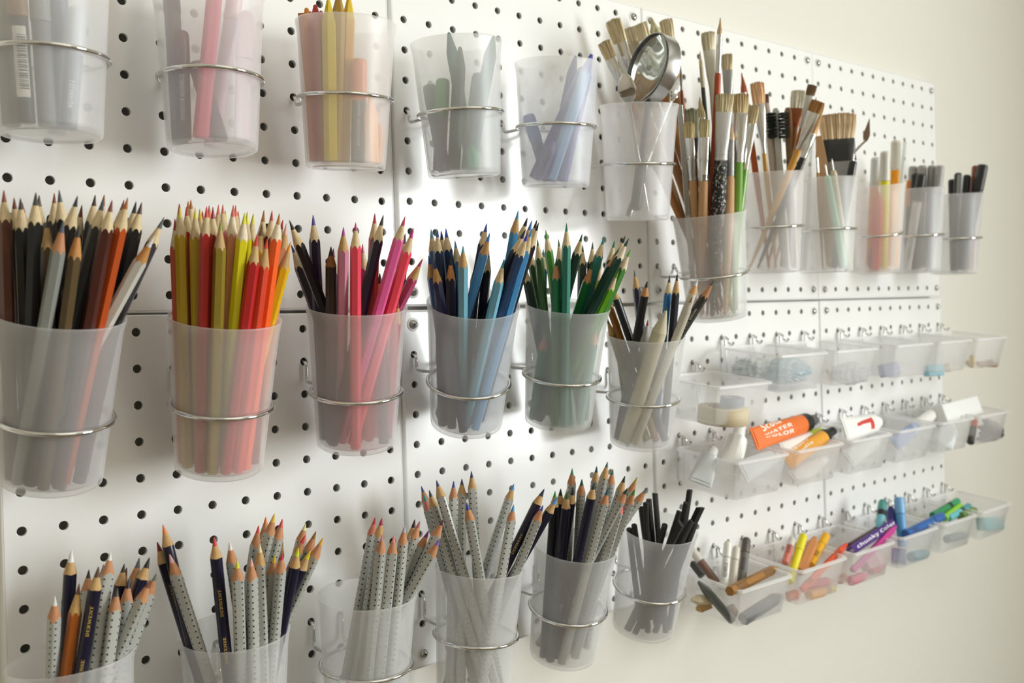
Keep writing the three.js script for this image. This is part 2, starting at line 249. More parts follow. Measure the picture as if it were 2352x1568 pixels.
const STICKS = {
  M1: [
    ["hex",0,-0.0268,-0.024,0.088,-0.0098,-0.1795,0.0284,"#2c302c","#444444","#d9c69e"],
    ["hex",1,-0.0236,-0.0217,0.0961,-0.0153,-0.1843,0.0447,"#5a3324","#8a4a38","#d9c69e"],
    ["hex",2,-0.0171,-0.0242,0.0884,-0.001,-0.1779,0.0222,"#3a1f1a","#7a4436","#d9c69e"],
    ["hex",3,-0.0172,-0.0263,0.1034,-0.002,-0.1799,0.0297,"#262626","#3a3f42","#d9c69e"],
    ["hex",4,-0.0082,-0.0241,0.0667,0.0066,-0.1817,0.0347,"#7a2d14","#a5522c","#d9c69e"],
    ["hex",5,-0.0129,-0.025,0.1184,-0.0075,-0.1843,0.0455,"#1c1c1e","#4a4d50","#d9c69e"],
    ["hex",6,0.0025,-0.0182,0.0598,0.0055,-0.1798,0.0271,"#3a3226","#5a4436","#d9c69e"],
    ["hex",7,0.0022,-0.0328,0.077,0.0021,-0.188,0.0578,"#4a3c26","#4c4c4c","#c4a06c"],
    ["hex",8,0.0074,-0.0186,0.0736,0.0128,-0.1808,0.0298,"#2a211e","#84442f","#d9c69e"],
    ["hex",9,0.0065,-0.0186,0.0877,0.0245,-0.1849,0.0446,"#18181a","#4a5054","#d9c69e"],
    ["hex",11,0.0079,-0.0255,0.1186,-0.014,-0.181,0.0351,"#1c1a1a","#33373c","#d9c69e"],
    ["hex",13,0.0244,-0.0236,0.0661,0.0099,-0.1782,0.0209,"#4a1f1c","#6a3a30","#d9c69e"],
    ["hex",10,-0.0003,-0.0394,0.1208,-0.0141,-0.1861,0.0526,"#8b8d88","#56606a","#c08a62"],
    ["hex",12,0.0082,-0.0411,0.1183,-0.0028,-0.1898,0.0638,"#57462a","#2e2e2c","#c08a4e"],
    ["hex",14,0.0304,-0.0181,0.0725,0.0117,-0.1835,0.0405,"#2f2a2a","#3c2622","#d9c69e"],
    ["hex",16,0.0368,-0.0172,0.0686,0.0173,-0.179,0.0234,"#2a1a16","#a8642e","#d9c69e"],
    ["hex",15,0.0238,-0.0252,0.1112,-0.0086,-0.1877,0.0579,"#38393b","#4c555e","#d9c69e"],
    ["hex",17,0.0248,-0.0273,0.1224,0.0049,-0.1902,0.0651,"#4a2119","#7b3f33","#d9c69e"],
    ["hex",19,0.0331,-0.0257,0.1228,0.0101,-0.1884,0.0585,"#b34a17","#a5602c","#d9c69e"],
    ["hex",18,0.0412,-0.0227,0.0907,0.019,-0.182,0.0347,"#3b1712","#7a4630","#d9c69e"],
    ["hex",20,0.0458,-0.0242,0.0978,0.0269,-0.1829,0.037,"#1a1413","#2a2a2c","#d9c69e"],
    ["hex",21,0.0468,-0.0255,0.1044,0.0176,-0.1892,0.0608,"#120e0e","#4a2c28","#d9c69e"],
    ["hex",22,0.0513,-0.0263,0.0906,0.0236,-0.1801,0.0281,"#8a4a1a","#7a3f2c","#d9c69e"],
    ["hex",23,0.0478,-0.0464,0.1201,-0.0053,-0.1812,0.0371,"#c9c7bd","#dcdcda","#c08a4a"],
    ["hex",24,0.0612,-0.033,0.0996,0.0018,-0.1849,0.0491,"#38353a","#5c6062","#d9c69e"],
  ],
  M2: [
    ["hex",0,0.078,-0.0299,0.071,0.0898,-0.1878,0.0378,"#c4481c","#a5423a","#d9c69e"],
    ["hex",2,0.0753,-0.0251,0.0875,0.0892,-0.1898,0.0457,"#bf9f1c","#e0d23a","#d9c69e"],
    ["hex",1,0.0831,-0.0198,0.0659,0.0931,-0.1861,0.0308,"#a02a22","#b03a40","#d9c69e"],
    ["hex",3,0.0826,-0.0231,0.079,0.0977,-0.1884,0.0406,"#a02722","#c04038","#d9c69e"],
    ["hex",4,0.093,-0.0165,0.055,0.0999,-0.1845,0.0249,"#c98a2a","#b07030","#d9c69e"],
    ["hex",5,0.0911,-0.0167,0.0646,0.101,-0.1864,0.0328,"#b85a24","#b0682c","#d9c69e"],
    ["hex",6,0.0812,-0.0259,0.0969,0.0962,-0.1905,0.0494,"#b89c1f","#ded04a","#d9c69e"],
    ["hex",7,0.0936,-0.023,0.0727,0.1057,-0.1879,0.0391,"#c8b020","#d8b830","#d9c69e"],
    ["hex",8,0.1008,-0.0229,0.0587,0.1089,-0.1838,0.0222,"#a02722","#b03a3a","#d9c69e"],
    ["hex",9,0.0843,-0.0262,0.1072,0.0936,-0.1924,0.0568,"#aa2a24","#d04a40","#d9c69e"],
    ["hex",10,0.0962,-0.0221,0.0817,0.1036,-0.1898,0.0465,"#d0521c","#d86a40","#d9c69e"],
    ["hex",11,0.0939,-0.0244,0.0932,0.102,-0.1919,0.0547,"#7c1c18","#a03048","#d9c69e"],
    ["hex",12,0.1051,-0.0203,0.0751,0.1085,-0.1858,0.03,"#c98060","#dc8070","#d9c69e"],
    ["hex",14,0.1131,-0.0181,0.0628,0.1163,-0.1872,0.0376,"#b03028","#dc8070","#d9c69e"],
    ["hex",15,0.1178,-0.0213,0.0557,0.1169,-0.1836,0.0222,"#c8b020","#d8c83a","#d9c69e"],
    ["hex",13,0.091,-0.0346,0.1111,0.0994,-0.1936,0.0621,"#9c8f3f","#8f9a3a","#c0a070"],
    ["hex",16,0.1003,-0.0247,0.1092,0.112,-0.1887,0.0443,"#cf906a","#dc7a66","#e6dac0"],
    ["hex",17,0.1135,-0.0209,0.082,0.1267,-0.1879,0.0406,"#c98a64","#dc7a66","#d9c69e"],
    ["hex",18,0.1228,-0.0225,0.0647,0.1243,-0.1843,0.0251,"#b07040","#c07850","#d9c69e"],
    ["hex",19,0.1044,-0.03,0.1161,0.1096,-0.1906,0.0518,"#dcd022","#dcdc40","#e6dac0"],
    ["hex",20,0.1148,-0.0265,0.0968,0.1199,-0.189,0.0446,"#dcd022","#dcdc40","#d9c69e"],
    ["hex",21,0.1295,-0.0244,0.0733,0.1227,-0.1861,0.0328,"#b89c1f","#d8cc40","#d9c69e"],
    ["hex",22,0.1126,-0.0426,0.1146,0.1067,-0.1942,0.0652,"#b32424","#d03a34","#c9a878"],
    ["hex",23,0.1196,-0.0356,0.1071,0.1141,-0.1925,0.0586,"#c89a20","#6a5030","#c4a06c"],
    ["hex",24,0.1304,-0.0241,0.0873,0.1268,-0.1899,0.0484,"#6b1f1a","#a87030","#d9c69e"],
    ["hex",25,0.1202,-0.0449,0.1123,0.1144,-0.1943,0.0661,"#d13c1c","#d84a3a","#c4a06c"],
    ["hex",26,0.1319,-0.0253,0.0959,0.1316,-0.1914,0.0545,"#451318","#b84048","#d9c69e"],
    ["hex",28,0.128,-0.0292,0.1145,0.1211,-0.1933,0.0626,"#f2601c","#c27a28","#e6dac0"],
    ["hex",27,0.1383,-0.0323,0.0885,0.1342,-0.1872,0.0385,"#c98a30","#b08038","#d9c69e"],
    ["hex",29,0.1457,-0.029,0.0828,0.1302,-0.185,0.0304,"#a02a2a","#b04458","#d9c69e"],
    ["hex",30,0.1418,-0.0332,0.0955,0.1347,-0.189,0.046,"#cf8f70","#dca8a0","#c4a06c"],
    ["hex",31,0.1384,-0.0461,0.1073,0.1177,-0.1904,0.0521,"#dcae14","#e09a30","#c4a06c"],
  ],
  M3: [
    ["hex",1,0.1635,-0.043,0.0574,0.2193,-0.1824,0.048,"#1e1830","#4a4880","#d9c69e"],
    ["hex",0,0.1473,-0.0298,0.0885,0.2308,-0.1806,0.0445,"#17131a","#2a2428","#d9c69e"],
    ["hex",2,0.1685,-0.0303,0.0527,0.2284,-0.1781,0.0298,"#d03a48","#b0326e","#d9c69e"],
    ["hex",3,0.1686,-0.0246,0.0814,0.195,-0.1826,0.0366,"#1f1530","#5a50a0","#d9c69e"],
    ["round",4,0.1738,-0.0472,0.0951,0.1956,-0.184,0.0445,"#2e241f","#2a2420","#8a5a30"],
    ["hex",5,0.1917,-0.0457,0.066,0.2038,-0.1803,0.0279,"#4a2048","#6a2a58","#d9c69e"],
    ["hex",6,0.1751,-0.0356,0.1106,0.2063,-0.182,0.0403,"#c9829c","#b050a0","#c4a06c"],
    ["hex",8,0.1855,-0.0318,0.1086,0.2033,-0.1883,0.0665,"#e0485a","#b8386e","#d9c69e"],
    ["hex",9,0.208,-0.0428,0.0783,0.2342,-0.1794,0.0357,"#d8609a","#c86a8a","#d9c69e"],
    ["hex",7,0.1975,-0.041,0.0864,0.2125,-0.1853,0.0544,"#b82a30","#b04040","#d9c69e"],
    ["hex",10,0.2035,-0.0246,0.1039,0.2202,-0.1848,0.0559,"#b8302e","#c04848","#d9c69e"],
    ["hex",12,0.2047,-0.0265,0.1129,0.1928,-0.1856,0.0522,"#231a34","#3a3840","#d9c69e"],
    ["round",11,0.2158,-0.0645,0.0873,0.2266,-0.1868,0.0669,"#1f1a18","#2a2220","#c4a06c"],
    ["hex",16,0.2129,-0.0286,0.1271,0.2006,-0.1846,0.0513,"#e0609c","#c05060","#d9c69e"],
    ["hex",13,0.2342,-0.0448,0.0755,0.2277,-0.1835,0.0529,"#d8609a","#c86a8a","#d9c69e"],
    ["hex",17,0.2258,-0.035,0.1172,0.205,-0.1859,0.059,"#e8485c","#b83878","#d9c69e"],
    ["hex",15,0.2325,-0.0366,0.0962,0.2378,-0.1825,0.0511,"#1d1524","#4a4048","#d9c69e"],
    ["hex",18,0.2366,-0.0556,0.111,0.2115,-0.1781,0.026,"#b04870","#b03a60","#c4a06c"],
    ["hex",14,0.2243,-0.0826,0.0967,0.235,-0.184,0.0585,"#b04048","#8a2a34","#c4a06c"],
  ],
  M4: [
    ["hex",0,0.2687,-0.0497,0.0716,0.3147,-0.1736,0.0302,"#3a5a90","#4a6ab0","#c4a06c"],
    ["hex",2,0.2636,-0.0544,0.0857,0.3034,-0.1861,0.0607,"#232048","#2a2a60","#c89a60"],
    ["hex",1,0.2711,-0.0297,0.0724,0.3167,-0.1708,0.023,"#4a7fa8","#5aa0b0","#d9c69e"],
    ["hex",3,0.269,-0.0314,0.0838,0.2958,-0.1817,0.0437,"#1d3350","#3a50b0","#d9c69e"],
    ["hex",4,0.2807,-0.0305,0.0719,0.3247,-0.1701,0.0242,"#1b2440","#2a2c48","#d9c69e"],
    ["hex",5,0.2794,-0.0296,0.0801,0.3199,-0.1751,0.036,"#1f3a5e","#4058b8","#d9c69e"],
    ["hex",7,0.2911,-0.0379,0.075,0.325,-0.1777,0.0457,"#4a80b0","#5a90c0","#d9c69e"],
    ["hex",6,0.2787,-0.0516,0.0858,0.2995,-0.1836,0.0505,"#241a30","#2a2824","#c88a50"],
    ["hex",8,0.2655,-0.0463,0.1199,0.3114,-0.1807,0.0488,"#74acc0","#5aa6b0","#c4a06c"],
    ["hex",10,0.2972,-0.0278,0.1073,0.3102,-0.1772,0.0375,"#1f2c4a","#4050a8","#d9c69e"],
    ["hex",11,0.3075,-0.0449,0.0955,0.3303,-0.1745,0.038,"#161a2c","#30385a","#d9c69e"],
    ["hex",12,0.288,-0.0368,0.1225,0.3031,-0.1746,0.0288,"#4a8cc0","#4a80c8","#c49a68"],
    ["hex",9,0.3074,-0.0509,0.0808,0.3259,-0.1729,0.0314,"#20283a","#4a60a8","#a87840"],
    ["hex",13,0.2959,-0.0559,0.1283,0.3092,-0.1837,0.0558,"#72b2ca","#40a0a8","#d9c69e"],
    ["hex",14,0.311,-0.02,0.1279,0.3373,-0.1744,0.0418,"#4a98cc","#5aa0d0","#c4a06c"],
    ["hex",15,0.3103,-0.0349,0.1361,0.2994,-0.1774,0.0359,"#141216","#2a2c48","#d9c69e"],
    ["hex",17,0.3023,-0.0385,0.1482,0.316,-0.1776,0.0432,"#233f66","#3a50b0","#d9c69e"],
    ["hex",19,0.3194,-0.0334,0.133,0.3138,-0.1851,0.0621,"#4a94cc","#4a90d0","#d9c69e"],
    ["hex",21,0.327,-0.0286,0.1319,0.317,-0.1818,0.0546,"#181418","#24202a","#d9c69e"],
    ["hex",16,0.323,-0.0244,0.1238,0.3322,-0.1698,0.0277,"#1a1a24","#24202a","#d9c69e"],
    ["hex",18,0.3321,-0.0256,0.1182,0.338,-0.1715,0.0343,"#3a6090","#4a80c0","#d9c69e"],
    ["hex",20,0.331,-0.0262,0.1252,0.3253,-0.1803,0.0535,"#24222c","#1c1a22","#d9c69e"],
  ],
  M5: [
    ["hex",0,0.3684,-0.0533,0.0634,0.4267,-0.1798,0.0276,"#17302c","#1c3c38","#d9c69e"],
    ["hex",1,0.3792,-0.0391,0.0577,0.4328,-0.1808,0.0326,"#2f5a24","#3a6a2c","#d9c69e"],
    ["hex",2,0.3726,-0.0344,0.0769,0.4074,-0.1867,0.0504,"#355c26","#4a8030","#d9c69e"],
    ["hex",3,0.3854,-0.0414,0.0692,0.4011,-0.1855,0.0417,"#1a5a70","#2a6a80","#d9c69e"],
    ["hex",5,0.3991,-0.0247,0.0574,0.437,-0.1825,0.0393,"#4a8c38","#4a9a38","#d9c69e"],
    ["hex",7,0.4005,-0.0334,0.0717,0.4118,-0.1906,0.0691,"#2e5a38","#2a6a3a","#d9c69e"],
    ["hex",6,0.3784,-0.051,0.0927,0.3979,-0.1903,0.0622,"#227048","#145a40","#c09068"],
    ["hex",8,0.378,-0.0244,0.1068,0.4042,-0.1909,0.0668,"#287a68","#2a8a78","#d9c69e"],
    ["hex",9,0.3876,-0.0337,0.1142,0.4097,-0.1805,0.0261,"#16382a","#1a5a34","#d9c69e"],
    ["hex",10,0.426,-0.0378,0.0739,0.4316,-0.1871,0.0565,"#1f3a2c","#2a5a40","#d9c69e"],
    ["hex",11,0.4305,-0.0361,0.0816,0.4309,-0.1888,0.0641,"#22382e","#28463a","#d9c69e"],
    ["hex",12,0.4117,-0.0546,0.1008,0.4165,-0.1812,0.0301,"#1e7038","#1c5a40","#c49060"],
    ["hex",15,0.4191,-0.0344,0.1071,0.4233,-0.182,0.0345,"#2d7a6c","#2a8a80","#d9c69e"],
    ["hex",16,0.4382,-0.036,0.1001,0.4385,-0.1849,0.0486,"#2c4a38","#2a7a44","#d9c69e"],
    ["hex",19,0.4308,-0.0341,0.12,0.4179,-0.1835,0.0405,"#1c2f2a","#1f3a34","#d9c69e"],
    ["hex",18,0.423,-0.0446,0.1198,0.4088,-0.1825,0.0352,"#123524","#1f5a44","#c08a62"],
    ["hex",20,0.4224,-0.0376,0.1317,0.3928,-0.1862,0.0476,"#12382a","#1c3a34","#e6dac0"],
    ["hex",17,0.4251,-0.0624,0.1166,0.4106,-0.1842,0.0426,"#5a9a14","#6aa020","#d9c69e"],
    ["hex",21,0.436,-0.0447,0.1206,0.4171,-0.1854,0.0487,"#4f8a44","#5aa838","#e6dac0"],
    ["hex",14,0.4434,-0.053,0.0784,0.4307,-0.1843,0.0447,"#7a8a2a","#8a9a30","#d9c69e"],
    ["hex",4,0.3837,-0.11,0.0703,0.3935,-0.1849,0.0395,"#3a8a5e","#4aa030","#d09070"],
    ["hex",13,0.4188,-0.1065,0.0953,0.4201,-0.1907,0.0691,"#5a8a70","#6a9a60","#d0a080"],
  ],
  M6: [
    ["hex",1,0.4788,-0.0998,0.0467,0.5141,-0.2152,0.0585,"#8a7a2a","#6a5a2a","#c4a06c"],
    ["hex",0,0.471,-0.0768,0.0526,0.5202,-0.2157,0.065,"#8a5a22","#3a2a1c","#c4a06c"],
    ["round",3,0.4946,-0.0949,0.0415,0.5175,-0.2111,0.0346,"#3a2618","#2a2018","#c4a06c"],
    ["round",2,0.4681,-0.0708,0.0645,0.528,-0.2157,0.0686,"#151515","#101010","#c4a06c"],
    ["hex",4,0.5114,-0.057,0.0521,0.5388,-0.211,0.044,"#24223c","#5a5a60","#c4a06c"],
    ["round",5,0.478,-0.0699,0.0988,0.4979,-0.2131,0.0373,"#141414","#101010","#c08a58"],
    ["stump",6,0.4938,-0.1033,0.0836,0.5276,-0.2087,0.0303,"#cfcac6","#b03a38","#cfcac6"],
    ["hex",8,0.5239,-0.0637,0.0841,0.5248,-0.215,0.0574,"#3a78b0","#2a2a34","#d9c69e"],
    ["hex",9,0.5215,-0.0625,0.0953,0.5351,-0.2148,0.0605,"#1a1826","#1c1c1e","#c4a06c"],
    ["bigstump",7,0.4962,-0.0927,0.1045,0.4965,-0.2145,0.0486,"#c9c2a8","#3a3834","#c9c2a8"],
    ["round",11,0.5413,-0.0683,0.1022,0.5247,-0.2108,0.0391,"#e0dacb","#e4e4e2","#d9a86c"],
    ["round",10,0.5235,-0.0843,0.1103,0.4974,-0.2168,0.0594,"#bcb6a6","#8a6a40","#bcb6a6"],
    ["hex",12,0.5348,-0.0702,0.1265,0.5045,-0.2107,0.0316,"#33332f","#565654","#c08a62"],
  ],
  B1: [
    ["grip",0,-0.0046,-0.2481,0.0869,-0.0038,-0.3942,0.0419,"#9a9b92","#d8d8d8","#c08a62"],
    ["round",1,0.0103,-0.2276,0.0671,0.0025,-0.3946,0.0363,"#14122a","#e0e0e0","#c4a06c"],
    ["hex",2,0.0089,-0.2437,0.0858,-0.009,-0.3941,0.0601,"#9a5216","#6a4a34","#caa468"],
    ["grip",3,0.0267,-0.2471,0.0402,0.0104,-0.3947,0.0338,"#8f9088","#2c2e30","#c08a62"],
    ["round",4,0.0183,-0.2346,0.0916,-0.0064,-0.3938,0.0677,"#15142e","#5a4438","#c4a06c"],
    ["grip",5,0.0376,-0.2471,0.0329,0.0194,-0.3944,0.0345,"#8f9088","#7a8288","#c08a62"],
    ["grip",6,0.0293,-0.2308,0.0774,0.0007,-0.3935,0.0733,"#9a9b92","#e0ded8","#c08a62"],
    ["round",8,0.0445,-0.2446,0.0523,0.0121,-0.3938,0.0504,"#15142e","#2a2a2a","#c4a06c"],
    ["grip",9,0.0495,-0.25,0.0406,0.0054,-0.3938,0.0446,"#8f9088","#7a4030","#c08a62"],
    ["grip",7,0.0308,-0.2512,0.083,0.0074,-0.3932,0.078,"#9a9b92","#4a4438","#c08a62"],
    ["grip",10,0.041,-0.2501,0.0713,0.0213,-0.3932,0.07,"#9a9b92","#24282a","#c08a62"],
    ["grip",12,0.0541,-0.2429,0.0513,0.0167,-0.3937,0.0427,"#8f9088","#5a6064","#c08a62"],
    ["grip",11,0.0512,-0.2485,0.059,0.0204,-0.3935,0.0508,"#8f9088","#8a6a3a","#c08a62"],
    ["round",13,0.0547,-0.2398,0.0689,-0.001,-0.3937,0.05,"#15142e","#22221e","#c4a06c"],
    ["grip",14,0.0484,-0.2487,0.0881,-0.0088,-0.3936,0.0518,"#9a9b92","#7a4434","#c08a62"],
    ["grip",15,0.0585,-0.2503,0.0689,0.0043,-0.3933,0.0557,"#9a9b92","#6a6a68","#c08a62"],
  ],
  B2: [
    ["round",1,0.0678,-0.2232,0.0567,0.0988,-0.4005,0.067,"#14122a","#e07a38","#c4a06c"],
    ["round",0,0.0658,-0.2349,0.0506,0.1075,-0.3989,0.0509,"#14122a","#8a2c2c","#c4a06c"],
    ["grip",2,0.0658,-0.2392,0.0724,0.1102,-0.4,0.0677,"#9a9b92","#d8a8a8","#c08a62"],
    ["round",3,0.0874,-0.2292,0.0907,0.1049,-0.4013,0.0735,"#14122a","#c84040","#c4a06c"],
    ["grip",4,0.0965,-0.2334,0.0921,0.1253,-0.3996,0.0638,"#9a9b92","#dcd2ca","#c08a62"],
    ["grip",5,0.0956,-0.2427,0.1051,0.1144,-0.3993,0.0587,"#9a9b92","#d2d238","#c08a62"],
    ["grip",6,0.1077,-0.2446,0.0985,0.1166,-0.4009,0.0735,"#9a9b92","#e0aa98","#c08a62"],
    ["grip",8,0.1144,-0.237,0.0968,0.1242,-0.4007,0.0723,"#8f9088","#ddc9a0","#c4a06c"],
    ["grip",7,0.1322,-0.234,0.0566,0.1126,-0.3972,0.0281,"#8f9088","#d04a38","#c08a62"],
    ["grip",9,0.1405,-0.2301,0.0502,0.1315,-0.3977,0.0358,"#8f9088","#d8782c","#c08a62"],
    ["grip",10,0.1289,-0.2209,0.0892,0.091,-0.3992,0.0518,"#8f9088","#dcb03a","#c08a62"],
    ["grip",13,0.1376,-0.2267,0.0823,0.0984,-0.3994,0.0563,"#8f9088","#c8483c","#c08a62"],
    ["round",14,0.1409,-0.2409,0.0743,0.1206,-0.3969,0.0295,"#15142e","#8a7a3a","#c4a06c"],
    ["grip",11,0.125,-0.2468,0.0954,0.1203,-0.3987,0.0516,"#9a9b92","#dcb820","#c08a62"],
    ["grip",12,0.1253,-0.2436,0.1055,0.1288,-0.3987,0.0558,"#9a9b92","#b83040","#c08a62"],
    ["round",15,0.1368,-0.2422,0.1053,0.1276,-0.3977,0.045,"#15142e","#c8dc20","#c4a06c"],
    ["grip",17,0.158,-0.234,0.0747,0.122,-0.3974,0.0385,"#8f9088","#d8d890","#c08a62"],
    ["grip",16,0.1503,-0.2389,0.0884,0.104,-0.3969,0.0309,"#8f9088","#c84048","#c08a62"],
    ["grip",19,0.1592,-0.2377,0.0871,0.1114,-0.3972,0.0367,"#8f9088","#8a6a24","#c08a62"],
    ["round",18,0.1502,-0.2476,0.0957,0.0971,-0.3974,0.0354,"#15142e","#d8c428","#c4a06c"],
    ["grip",20,0.1597,-0.2409,0.0957,0.1041,-0.3974,0.0397,"#8f9088","#dca82c","#c08a62"],
  ],
  B3: [
    ["grip",0,0.2148,-0.239,0.071,0.1909,-0.3939,0.045,"#9a9b92","#c03a3a","#d0806a"],
    ["grip",1,0.2101,-0.2366,0.0879,0.1979,-0.3943,0.0502,"#9a9b92","#a82a4a","#c4a06c"],
    ["grip",2,0.2052,-0.246,0.096,0.1987,-0.3961,0.0689,"#9a9b92","#c88a90","#c08a62"],
    ["grip",3,0.2135,-0.2481,0.0975,0.2071,-0.3962,0.0701,"#9a9b92","#e08a80","#c08a62"],
    ["grip",4,0.2222,-0.2424,0.0981,0.2155,-0.3964,0.0721,"#9a9b92","#b0a8b0","#c08a62"],
    ["round",5,0.2475,-0.2454,0.0726,0.2315,-0.3937,0.0394,"#15142e","#3a2a28","#c4a06c"],
    ["grip",6,0.2385,-0.2423,0.0932,0.1912,-0.3945,0.0592,"#9a9b92","#b05a70","#c08a62"],
    ["grip",7,0.2479,-0.2511,0.0902,0.2024,-0.392,0.0315,"#9a9b92","#7a2a70","#c08a62"],
    ["grip",10,0.2522,-0.2417,0.1031,0.208,-0.3926,0.0386,"#9a9b92","#5a3040","#c08a62"],
    ["grip",8,0.2558,-0.2535,0.0931,0.2106,-0.3918,0.0295,"#9a9b92","#8a4a60","#c08a62"],
    ["grip",9,0.246,-0.254,0.1073,0.1963,-0.3923,0.0373,"#9a9b92","#8a6ab8","#c08a62"],
  ],
  B4: [
    ["grip",0,0.2802,-0.2293,0.0333,0.3272,-0.3936,0.0374,"#9a9b92","#3a4a90","#c08a62"],
    ["grip",1,0.2765,-0.2345,0.0426,0.3148,-0.3938,0.0515,"#9a9b92","#3a98a0","#c87a70"],
    ["grip",2,0.2712,-0.2286,0.0576,0.3113,-0.3947,0.0701,"#9a9b92","#3a3a44","#c4a06c"],
    ["grip",3,0.27,-0.2195,0.0696,0.3205,-0.3953,0.0721,"#9a9b92","#3a4478","#c4a06c"],
    ["grip",4,0.2952,-0.2247,0.0567,0.2871,-0.3931,0.0529,"#9a9b92","#3a4aa0","#c08a62"],
    ["grip",5,0.3115,-0.2261,0.0453,0.2904,-0.3934,0.0636,"#9a9b92","#34406a","#c4a06c"],
    ["grip",7,0.3152,-0.2197,0.0534,0.3147,-0.3951,0.0603,"#9a9b92","#2c3058","#c4a06c"],
    ["grip",6,0.2811,-0.2352,0.0923,0.3298,-0.3953,0.0628,"#9a9b92","#30489a","#c08a62"],
    ["grip",9,0.3456,-0.2321,0.0697,0.2979,-0.3917,0.0339,"#9a9b92","#4a90cc","#c4a06c"],
    ["grip",8,0.3226,-0.2422,0.0969,0.3002,-0.3949,0.0733,"#9a9b92","#4a90c0","#c08a62"],
    ["round",11,0.3482,-0.2327,0.1039,0.2898,-0.3915,0.0436,"#14122a","#2c3048","#c4a06c"],
    ["grip",10,0.3398,-0.2434,0.1116,0.3176,-0.393,0.04,"#9a9b92","#4a4aa0","#c08a62"],
    ["round",12,0.36,-0.2403,0.106,0.3059,-0.3916,0.031,"#14122a","#5a98d8","#c4a06c"],
  ],
  B5: [
    ["round",0,0.38,-0.2414,0.0804,0.3919,-0.3896,0.0454,"#131520","#4aa030","#c4a06c"],
    ["round",1,0.3973,-0.2433,0.0679,0.4224,-0.3838,0.0255,"#161418","#1f3a2c","#c4a06c"],
    ["round",3,0.4094,-0.2416,0.0644,0.4292,-0.3848,0.0298,"#14122a","#2a6a60","#c4a06c"],
    ["round",2,0.3818,-0.2407,0.0935,0.3922,-0.3914,0.0532,"#14122a","#2a6a44","#c4a06c"],
    ["round",5,0.3959,-0.2399,0.0851,0.4151,-0.3847,0.029,"#14122a","#2c3438","#c4a06c"],
    ["grip",4,0.4036,-0.226,0.0763,0.423,-0.3863,0.0354,"#9a9b92","#3a9a70","#c08a62"],
    ["grip",6,0.4016,-0.2334,0.0899,0.4338,-0.3859,0.0366,"#9a9b92","#1f6058","#c08a62"],
    ["round",7,0.3876,-0.2313,0.1192,0.4002,-0.3904,0.0515,"#14122a","#2a3a34","#c4a06c"],
    ["grip",8,0.4317,-0.2274,0.0768,0.4362,-0.3886,0.0453,"#9a9b92","#2a4a44","#c4a06c"],
    ["grip",9,0.4237,-0.2208,0.0983,0.4067,-0.3916,0.0564,"#9a9b92","#3a6a68","#c4a06c"],
    ["grip",11,0.4448,-0.2311,0.0831,0.4347,-0.3904,0.0538,"#9a9b92","#3a7a5a","#c08a62"],
    ["grip",10,0.4031,-0.2379,0.1189,0.3978,-0.3929,0.0611,"#9a9b92","#2a5a70","#c08a62"],
    ["grip",13,0.4259,-0.2311,0.1158,0.4165,-0.3902,0.0524,"#9a9b92","#2a3a34","#c4a06c"],
    ["grip",16,0.4534,-0.2368,0.1034,0.4133,-0.3878,0.0439,"#9a9b92","#b09a3a","#c08a62"],
    ["grip",14,0.4155,-0.2387,0.1281,0.3978,-0.387,0.0397,"#9a9b92","#2c4434","#c08a62"],
    ["grip",12,0.4215,-0.2479,0.1171,0.4144,-0.3922,0.0602,"#9a9b92","#2a8a50","#d07868"],
    ["grip",15,0.4305,-0.2419,0.1222,0.427,-0.3885,0.0474,"#9a9b92","#4a8a30","#c08a62"],
    ["grip",17,0.4506,-0.244,0.1175,0.3982,-0.3846,0.0312,"#9a9b92","#6a7470","#c08a62"],
  ],
  B6: [
    ["charcoal",0,0.4971,-0.2955,0.0488,0.5118,-0.3887,0.0453,"#1c1c1b"],
    ["charcoal",1,0.4902,-0.2891,0.0624,0.5325,-0.3849,0.0351,"#1c1c1b"],
    ["charcoal8",2,0.5018,-0.2729,0.0614,0.5252,-0.3904,0.0545,"#1a1a19"],
    ["charcoal",3,0.4913,-0.267,0.0768,0.5086,-0.3925,0.058,"#1c1c1b"],
    ["charcoal",4,0.5086,-0.2682,0.0641,0.5396,-0.3875,0.0446,"#242423"],
    ["charcoal",5,0.5194,-0.2642,0.062,0.5225,-0.3942,0.0674,"#2a2a29"],
    ["charcoal",6,0.4939,-0.2851,0.0963,0.5189,-0.3865,0.0388,"#1e1e1d"],
    ["charcoal",7,0.5219,-0.2781,0.0895,0.5084,-0.3904,0.0504,"#20201f"],
    ["charcoal8",8,0.5024,-0.282,0.1084,0.4943,-0.3893,0.0465,"#1c1c1b"],
    ["charcoal",9,0.5142,-0.2671,0.1044,0.5326,-0.3899,0.0518,"#1a1a19"],
    ["charcoal",10,0.5252,-0.2578,0.0991,0.5316,-0.3935,0.0633,"#1c1c1b"],
    ["charcoal8",13,0.5377,-0.2741,0.1014,0.527,-0.387,0.0423,"#1b1b1a"],
    ["charcoal",11,0.5178,-0.2836,0.1068,0.4954,-0.3915,0.0539,"#1a1a19"],
    ["charcoal",12,0.5266,-0.2875,0.1033,0.5145,-0.3932,0.0615,"#1c1c1b"],
  ],
  T1: [
    ["marker",1,-0.0078,0.1152,0.0686,-0.0042,0.0219,0.0654,"#3c4450","#a08068"],
    ["marker",2,0.0054,0.1157,0.0645,0.0083,0.0219,0.0617,"#6f797c","#8e9696"],
    ["marker",4,0.029,0.0962,0.0584,0.0205,0.0224,0.0575,"#363f56","#b4babf"],
    ["marker",3,0.0225,0.1183,0.0438,0.0198,0.0226,0.0366,"#4a5568","#6a7484"],
    ["marker",0,-0.0076,0.1059,0.0409,-0.0083,0.0229,0.0494,"#7a7a60","#8c8c70"],
  ],
  T2: [
